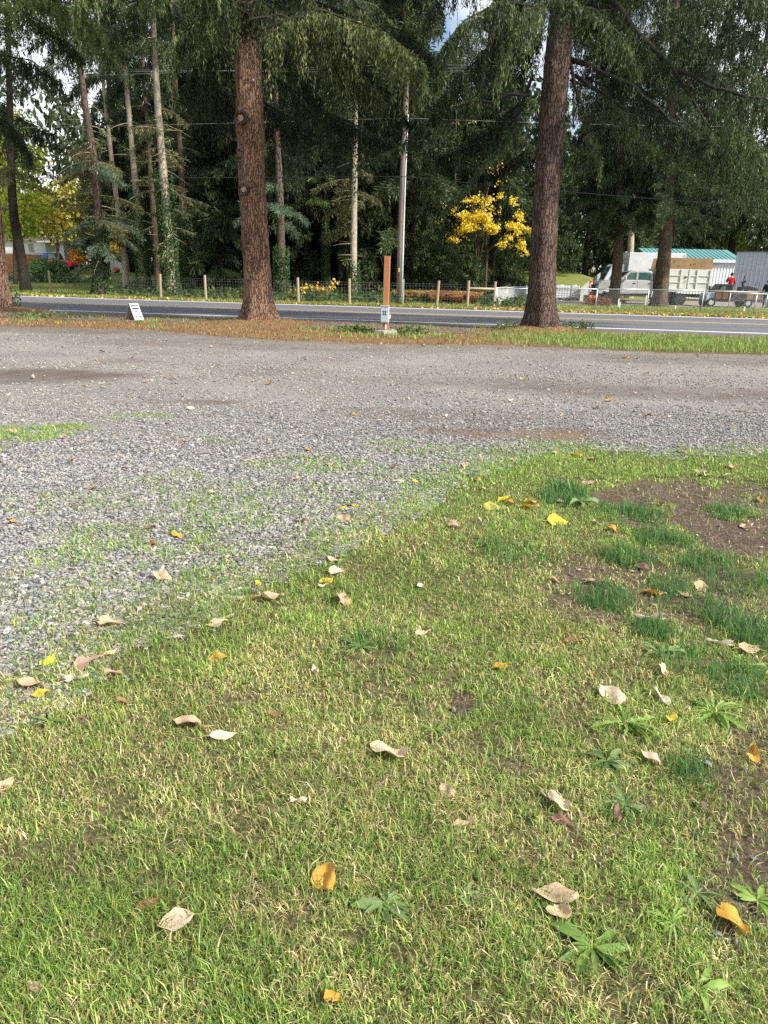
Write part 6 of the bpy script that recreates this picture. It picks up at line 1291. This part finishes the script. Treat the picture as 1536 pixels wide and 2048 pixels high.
NEAR = [
 (350, 1865, 66, 'round', 'pale', 'broad pale tan leaf lying next to a brown curled leaf in the bottom left grass', 200, (.15, .1)),
 (305, 1827, 52, 'narrow', 'brown', 'narrow brown leaf just behind the broad pale tan leaf, bottom left', 10, None),
 (653, 1773, 58, 'heart', 'orange', 'orange heart-shaped leaf with dark blotches in the grass, bottom centre', -60, (.5, .1)),
 (667, 2012, 62, 'oval', 'orange', 'folded orange leaf cut close to the bottom edge of the picture', 80, (.3, .7)),
 (597, 1608, 36, 'curled', 'cream', 'small cream cupped leaf alone in the grass left of centre', 30, None),
 (773, 1508, 78, 'oval', 'pale', 'largest pale leaf in the grass at the middle of the lawn', 150, (.2, .15)),
 (1103, 1807, 84, 'oval', 'speck', 'big tan leaf peppered with black specks above a weed rosette', 172, (.3, .05)),
 (1112, 1843, 46, 'curled', 'tan', 'curled tan leaf right under the big black-specked leaf', 170, None),
 (1115, 1612, 56, 'oval', 'pale', 'pale tan leaf overlapping a dark purple leaf', 120, None),
 (1117, 1648, 36, 'oval', 'purple', 'small dark purple leaf tucked under a pale tan leaf', 150, None),
 (1233, 1633, 44, 'narrow', 'purple', 'purple-brown narrow leaf lying on a dandelion rosette', 75, None),
 (1465, 1862, 66, 'oval', 'orange', 'rust-orange leaf with its tip bent down near the lower right soil', -60, None),
 (370, 1453, 62, 'oval', 'speck', 'pale spotted leaf left of the thin curled pale leaf', 160, (.3, .1)),
 (450, 1478, 52, 'narrow', 'pale', 'thin arched pale leaf beside the pale spotted leaf', 25, (.5, .2)),
 (250, 1415, 30, 'curled', 'brown', 'small red-brown curled leaf among dry grass on the left', None, None),
 (68, 1382, 52, 'oval', 'tan', 'tan leaf overlapping a golden leaf at the left edge', 0, None),
 (86, 1399, 34, 'oval', 'yellow', 'golden leaf half under the tan leaf at the left edge', 10, None),
 (158, 1372, 42, 'curled', 'pale', 'folded pale and yellow leaf between the golden leaf and the dry grass', 35, None),
 (100, 1327, 36, 'heart', 'lime', 'lime green leaf at the lawn corner by the blue-grey gravel', 100, None),
 (177, 1336, 46, 'heart', 'pink', 'orange-tinged tan leaf on bare soil right of the lime green leaf', 30, None),
 (228, 1357, 34, 'oval', 'pink', 'dull pinkish leaf near the lawn corner', 10, None),
 (221, 1314, 40, 'narrow', 'tan', 'narrow tan leaf pointing up at the lawn corner', 60, None),
 (433, 1320, 36, 'oval', 'orange', 'two-toned orange and yellow leaf left of the lawn middle', 170, None),
 (577, 1378, 34, 'narrow', 'olive', 'olive yellow narrow leaf left of a dark gap in the grass', 150, None),
 (630, 1345, 42, 'narrow', 'pale', 'slim pale leaf standing on edge by a dark gap in the grass', 110, None),
 (553, 1432, 36, 'narrow', 'brown', 'flat brown sliver of a leaf in the middle left lawn', 0, None),
 (545, 1198, 46, 'curled', 'tan', 'rolled tan leaf with brown stripes in the middle left lawn', 15, None),
 (437, 1250, 38, 'oval', 'pale', 'lower of two pale leaves touching at their tips', 10, None),
 (455, 1235, 28, 'oval', 'pale', 'upper of two pale leaves touching at their tips', 20, None),
 (222, 1250, 42, 'curled', 'tan', 'crumpled tan leaf on the slate gravel edge', None, None),
 (322, 1158, 42, 'curled', 'speck', 'cupped pale leaf beside slate pieces at the lawn edge', 160, None),
 (686, 1205, 42, 'heart', 'pink', 'upright pinkish tan leaf in the middle of the lawn', 80, (.6, .2)),
 (655, 1167, 32, 'heart', 'yellow', 'yellow and orange leaf lying on a white leaf', None, None),
 (648, 1176, 26, 'oval', 'cream', 'whitish leaf half under a yellow and orange leaf', None, None),
 (675, 1148, 30, 'oval', 'pale', 'nearer of two small pale leaves above the yellow and orange leaf', 0, None),
 (668, 1125, 30, 'oval', 'pale', 'farther of two small pale leaves above the yellow and orange leaf', 160, None),
 (842, 1177, 20, 'oval', 'cream', 'tiny bright white leaf in green grass right of centre', 60, (.6, .2)),
 (848, 1270, 32, 'oval', 'pale', 'pale leaf beside a dark green grass tuft at the lawn centre', 25, None),
 (1005, 1337, 36, 'oval', 'orange', 'half yellow half tan leaf right of the lawn centre', 20, None),
 (1218, 1400, 56, 'oval', 'pale', 'large pale leaf left of a long upright pale leaf', 130, None),
 (1320, 1403, 50, 'narrow', 'cream', 'long pale leaf pointing up beside a leafy dandelion', 105, None),
 (1341, 1446, 36, 'curled', 'yellow', 'crumpled yellow leaf at the foot of a leafy dandelion', None, None),
 (1297, 1523, 46, 'oval', 'pale', 'pale leaf on bare soil below the crumpled yellow leaf', 120, None),
 (1505, 1521, 42, 'curled', 'orange', 'orange-tan twisted leaf at the right edge on bare soil', None, None),
 (1310, 1193, 34, 'heart', 'orange', 'bright orange leaf on soil between dark grass tufts', None, None),
 (1435, 1294, 46, 'narrow', 'cream', 'long cream leaf between the dark tufts near the right edge', 145, None),
 (1500, 1305, 46, 'oval', 'tan', 'orange-tan leaf below the dark tufts at the right edge', 10, None),
 (1296, 1241, 56, 'narrow', 'pale', 'long pale leaf bridging two dark grass tufts', 155, None),
 (1186, 1168, 32, 'round', 'pink', 'right one of two pinkish leaves beside the first dark tuft', None, None),
 (1109, 1165, 32, 'oval', 'pink', 'left one of two pinkish leaves beside the first dark tuft', None, None),
 (1365, 1193, 32, 'oval', 'tan', 'tan leaf among dark grass right of the bright orange leaf', None, None),
 (1401, 1180, 32, 'round', 'tan', 'rounded dull tan leaf sunk in the dark grass', None, None),
 (1117, 1047, 40, 'heart', 'yellow', 'single large yellow leaf right of the fallen yellow sprig', 10, (.5, .1)),
 (985, 1017, 34, 'heart', 'olive', 'leftmost leaf of the fallen yellow sprig', None, (.4, .1)), (1003, 1003, 30, 'oval', 'yellow', 'rear leaf of the fallen yellow sprig', None, (.3, .2)),
 (1048, 1018, 34, 'heart', 'yellow', 'front right leaf of the fallen yellow sprig', None, (.4, .1)), (1060, 1008, 32, 'oval', 'yellow', 'rightmost leaf of the fallen yellow sprig', None, (.3, .1)), (1022, 1011, 28, 'curled', 'orange', 'orange curled leaf at the heart of the fallen yellow sprig', None, None),
 (1150, 912, 26, 'oval', 'yellow', 'bright yellow leaf at the far edge of the lawn', None, (.4, .1)), (910, 1060, 30, 'curled', 'pink', 'tan cupped leaf left of the fallen yellow sprig', None, None),
 (354, 1073, 26, 'oval', 'orange', 'golden leaf in the thin grass on the gravel', None, None), (301, 1062, 22, 'curled', 'brown', 'farther dark brown leaf in the thin grass on the gravel', None, None), (302, 1092, 26, 'curled', 'brown', 'nearer dark brown leaf in the thin grass on the gravel', None, None),
 (685, 1042, 26, 'round', 'pink', 'pinkish leaf at the point where gravel meets lawn', None, None), (600, 1048, 30, 'narrow', 'brown', 'brown leaf on gravel left of the pinkish leaf', None, None), (707, 1016, 26, 'oval', 'yellow', 'golden leaf where gravel meets lawn', None, None), (684, 1021, 24, 'narrow', 'yellow', 'slim yellow leaf on the gravel left of a golden leaf', None, None),
 (25, 1048, 22, 'oval', 'orange', 'orange leaf on the grey gravel at the left edge', None, None), (1177, 970, 24, 'round', 'pink', 'pinkish leaf just left of the bare soil patch', None, None), (1404, 946, 28, 'heart', 'pink', 'pinkish leaf at the far rim of the bare soil patch', None, None),
 (1458, 936, 30, 'oval', 'tan', 'tan leaf beyond the bare soil patch near the right edge', None, None), (1490, 1049, 28, 'heart', 'tan', 'tan and yellow leaf beside the tuft in the bare soil', None, None), (892, 1586, 40, 'oval', 'tan', 'faint tan leaf sunk in the grass right of the largest pale leaf', None, None),
 (930, 1660, 40, 'curled', 'tan', 'rolled tan leaf in the lower middle lawn', 10, None), (15, 1584, 40, 'oval', 'tan', 'pale leaf half cut by the left edge', 60, None), (1395, 1610, 40, 'narrow', 'tan', 'slim tan leaf leaning on green grass, lower right', 120, None),
 (797, 965, 22, 'oval', 'pale', 'small pale leaf at the lawn tip beside the gravel', None, None), (952, 962, 26, 'curled', 'olive', 'crumpled olive leaf in the upper lawn', None, None), (1280, 1140, 32, 'curled', 'purple', 'dark red-brown crumpled leaf between two dark tufts', None, None),
 (1150, 1285, 40, 'narrow', 'brown', 'red-brown leaf lying on soil in the right half of the lawn', 0, None), (1195, 1052, 26, 'narrow', 'pale', 'slim pale leaf right of the single large yellow leaf', None, None), (1227, 1066, 24, 'curled', 'orange', 'small orange-tan leaf beside the dark tuft on the bare soil rim', None, None),
 (516, 1166, 16, 'round', 'yellow', 'tiny yellow leaf in the left middle lawn', None, None), (335, 1268, 20, 'narrow', 'orange', 'tiny orange sliver in the left lawn', None, None), (1325, 1352, 30, 'curled', 'pale', 'crumpled pale leaf below the long pale bridge leaf', None, None), (70, 1990, 34, 'oval', 'pink', 'dull pink leaf sunk in grass at the lower left', None, None)]
for px, py, s_, sh, cl, lb, r_, tl in NEAR: fallen(px, py, s_, sh, cl, lb, rot_=r_, tilt=tl)
rr = random.Random(99); n1 = n2 = 0
for k in range(400):
    px, py = rr.uniform(-150, 1680), 690 + 330 * rr.random() ** 1.3; p = gp(px, py)
    inl = bool(m_lawn(p[:1], p[1:2])[0]); 
    if py > 1000 and not inl: continue
    if inl and n1 < 24 and py > 900: n1 += 1; fallen(px, py, 20 * (py / 1000) * rr.uniform(.7, 1.2), rr.choice(['oval', 'curled', 'round']), rr.choice(['tan', 'pink', 'pale', 'yellow', 'brown']), 'small scattered dry leaf in the upper lawn grass', 'small dry leaves in the upper lawn')
    elif not inl and n2 < 85 and drive_far(p[:1], p[1:2])[0] < 0: n2 += 1; fallen(px, py, 13 * (py / 800) * rr.uniform(.6, 1.3), rr.choice(['oval', 'curled', 'narrow']), rr.choice(['tan', 'pink', 'pale', 'brown', 'orange']), 'small dry leaf strewn on the gravel drive', 'small dry leaves on the gravel', lift=.03)
# leaf litter too small to count along the far verge
S = Spr(); k = 9000; x = rng.uniform(-40, 34, k); bk = .8 + rng.exponential(1.3, k); y = line_y(fA, fB, x) + bk
w_ = np.where(x > 4, .85, .3); ok = rng.random(k) < w_; x, y = x[ok], y[ok]; k = len(x); D = rng.normal(0, 1, (k, 3)); D[:, 2] *= .25; l = rng.uniform(.10, .2, k)
S.put(np.stack([x, y, np.full(k, .05)], 1), D, l, l * .8, pick([(.72, .5, .2), (.6, .36, .14), (.8, .62, .3), (.4, .2, .1), (.75, .55, .12)], k)); tag(S.build('leaf_litter', M['leaves'], wide=True), kind='stuff')

# ---- weeds
def weed(px, py, rad_px, nl, shape, cols, label, up_=.35):
    p = gp(px, py); p[2] = gz(p[0], p[1]); dep = float(np.dot(p - np.array([0, 0, CAMH]), fwd)); rad = rad_px * dep / F * .8; nl = int(nl * 1.5); up_ *= .7; p[2] -= .001; Vs, Fs, cs = [], [], []; nb_ = 0; nu = 9
    for k in range(nl):
        az = 6.283 * k / nl + rng.normal(0, .5); L_ = rad * rng.uniform(.28, 1.2); wd = L_ * (.23 if shape == 'plantain' else .17) * rng.uniform(.8, 1.2); d = np.array([math.cos(az), math.sin(az)]); s_ = np.array([-d[1], d[0]]); e = rng.uniform(.2, 1.5) * up_; c = np.array(cols[0]) + (np.array(cols[1]) - cols[0]) * rng.random(); tw = rng.normal(0, .8)
        for i in range(nu):
            u = i / (nu - 1); w_ = wd * .5 * (.12 + math.sin(math.pi * min(1, u * 1.02)) ** .8 * (u ** .35)); w_ *= 1 + rng.normal(0, .12); w_ *= 1 - .5 * (i % 2) * (shape == 'dandelion') * (u < .8)
            z = L_ * (e * 1.4 * u - e * 1.25 * u * u) + .012; q = p[:2] + d * L_ * u + s_ * tw * L_ * .18 * u * u
            for sg, dz in ((-1, .16), (0, 0), (1, .16)): Vs.append((*(q + s_ * sg * w_), p[2] + z + abs(sg) * w_ * dz * 3 * (1 + tw * sg))); cs.append(c * (1.15 if sg == 0 else 1))
        for i in range(nu - 1):
            for j in (0, 1): a = nb_ + i * 3 + j; Fs.append((a, a + 1, a + 4, a + 3))
        nb_ += nu * 3
    t = empty('weed', p, label, 'weed'); np_obj('leaf_rosette', np.array(Vs), [np.array(Fs)], M['leaves'], t, np.array(cs), smooth=True)
GW = ((.13, .23, .05), (.25, .36, .09)); BW = ((.13, .21, .07), (.25, .34, .13)); LW = ((.18, .31, .055), (.32, .43, .11))
for a in [(1160, 1012, 46, 13, 'plantain', BW, 'broad-leaved weed at the left tip of the bare soil patch', .9), (968, 1092, 30, 9, 'plantain', GW, 'flat weed in the lawn below the fallen yellow sprig', .3), (1318, 1308, 60, 14, 'dandelion', BW, 'blue-green dandelion below the dark tufts on the right', .5),
          (1250, 1450, 84, 18, 'dandelion', GW, 'wide flat dandelion left of the crumpled yellow leaf', .25), (1425, 1432, 80, 22, 'dandelion', LW, 'lush light green dandelion right of the crumpled yellow leaf', .5), (1212, 1530, 64, 15, 'plantain', BW, 'rosette beside the pale leaf on bare soil', .4), (1495, 1335, 56, 12, 'dandelion', GW, 'dandelion against the right edge under the dark tufts', .4),
          (1392, 1800, 66, 12, 'plantain', BW, 'blue-green rosette left of the rust-orange leaf', .4), (1182, 1908, 92, 15, 'plantain', GW, 'large flat rosette under the curled tan leaf', .3), (1392, 1995, 66, 11, 'plantain', LW, 'bright green upright rosette near the bottom right corner', .7), (770, 1812, 70, 12, 'plantain', BW, 'flat rosette right of the orange heart-shaped leaf', .2),
          (45, 1366, 46, 12, 'dandelion', BW, 'pale green weed at the left edge behind the tan leaf', .3), (1250, 1615, 60, 10, 'plantain', BW, 'rosette holding the purple-brown narrow leaf', .3), (1512, 1812, 60, 10, 'plantain', LW, 'broad weed cut by the right edge beside the bare soil', .4), (1340, 1860, 60, 14, 'dandelion', LW, 'tangled light green dandelion left of the rust-orange leaf', .4), (1140, 1850, 40, 9, 'dandelion', GW, 'small dandelion right of the curled tan leaf', .4),
          (720, 1296, 60, 14, 'dandelion', BW, 'dark flat weed left of the pale leaf at the lawn centre', .3), (870, 1460, 40, 9, 'dandelion', GW, 'small weed above the largest pale leaf', .3), (100, 1455, 44, 10, 'dandelion', GW, 'flat weed in dry grass at the left', .2), (560, 1500, 30, 8, 'plantain', GW, 'small rosette in the middle left lawn', .3), (930, 1800, 44, 9, 'plantain', BW, 'rosette left of the big black-specked leaf', .3), (1290, 1720, 44, 9, 'dandelion', GW, 'weed on the lower right lawn above the blue-green rosette', .3)]: weed(*a)
# small leafy plants at the foot of the firs
def foot(px, py, w_, h_, label, ca, cb, k=260, stuff=1):
    p = gp(px, py); S = Spr(); d = rng.standard_normal((k, 3)); d *= (rng.random(k) ** .5 / np.linalg.norm(d, axis=1))[:, None]; q = p + d * [w_, w_ * .6, h_]; q[:, 2] = np.abs(q[:, 2]) + float(gz(p[0], p[1])) * .5; D = rng.normal(0, .6, (k, 3)); l = rng.uniform(.06, .12, k); S.put(q, D, l, l * .7, mixcol(ca, cb, rng.random(k))); o = S.build('ivy_plant' if stuff is None else 'undergrowth', M['leaves']); tag(o, label, 'plant') if stuff is None else tag(o, kind='stuff')
foot(22, 618, .55, .9, 'ivy climbing the foot of the trunk at the left edge', (.03, .07, .03), (.12, .18, .07), 420, None); foot(1012, 662, .5, .35, 'thin leafy plant at the left foot of the dark-barked fir', (.1, .14, .05), (.25, .3, .12), 150); foot(1160, 658, .7, .3, 'low green sprawl at the right foot of the dark-barked fir', (.05, .09, .03), (.15, .2, .07)); foot(815, 668, .7, .25, 'low green weeds right of the concrete footing', (.04, .09, .03), (.15, .22, .07)); foot(710, 664, .8, .2, 'low green weeds left of the concrete footing', (.04, .09, .03), (.15, .22, .07)); foot(90, 636, 1.4, .22, 'strip of low weeds between the left trunk and the sandwich board', (.06, .1, .04), (.2, .22, .09), 400)
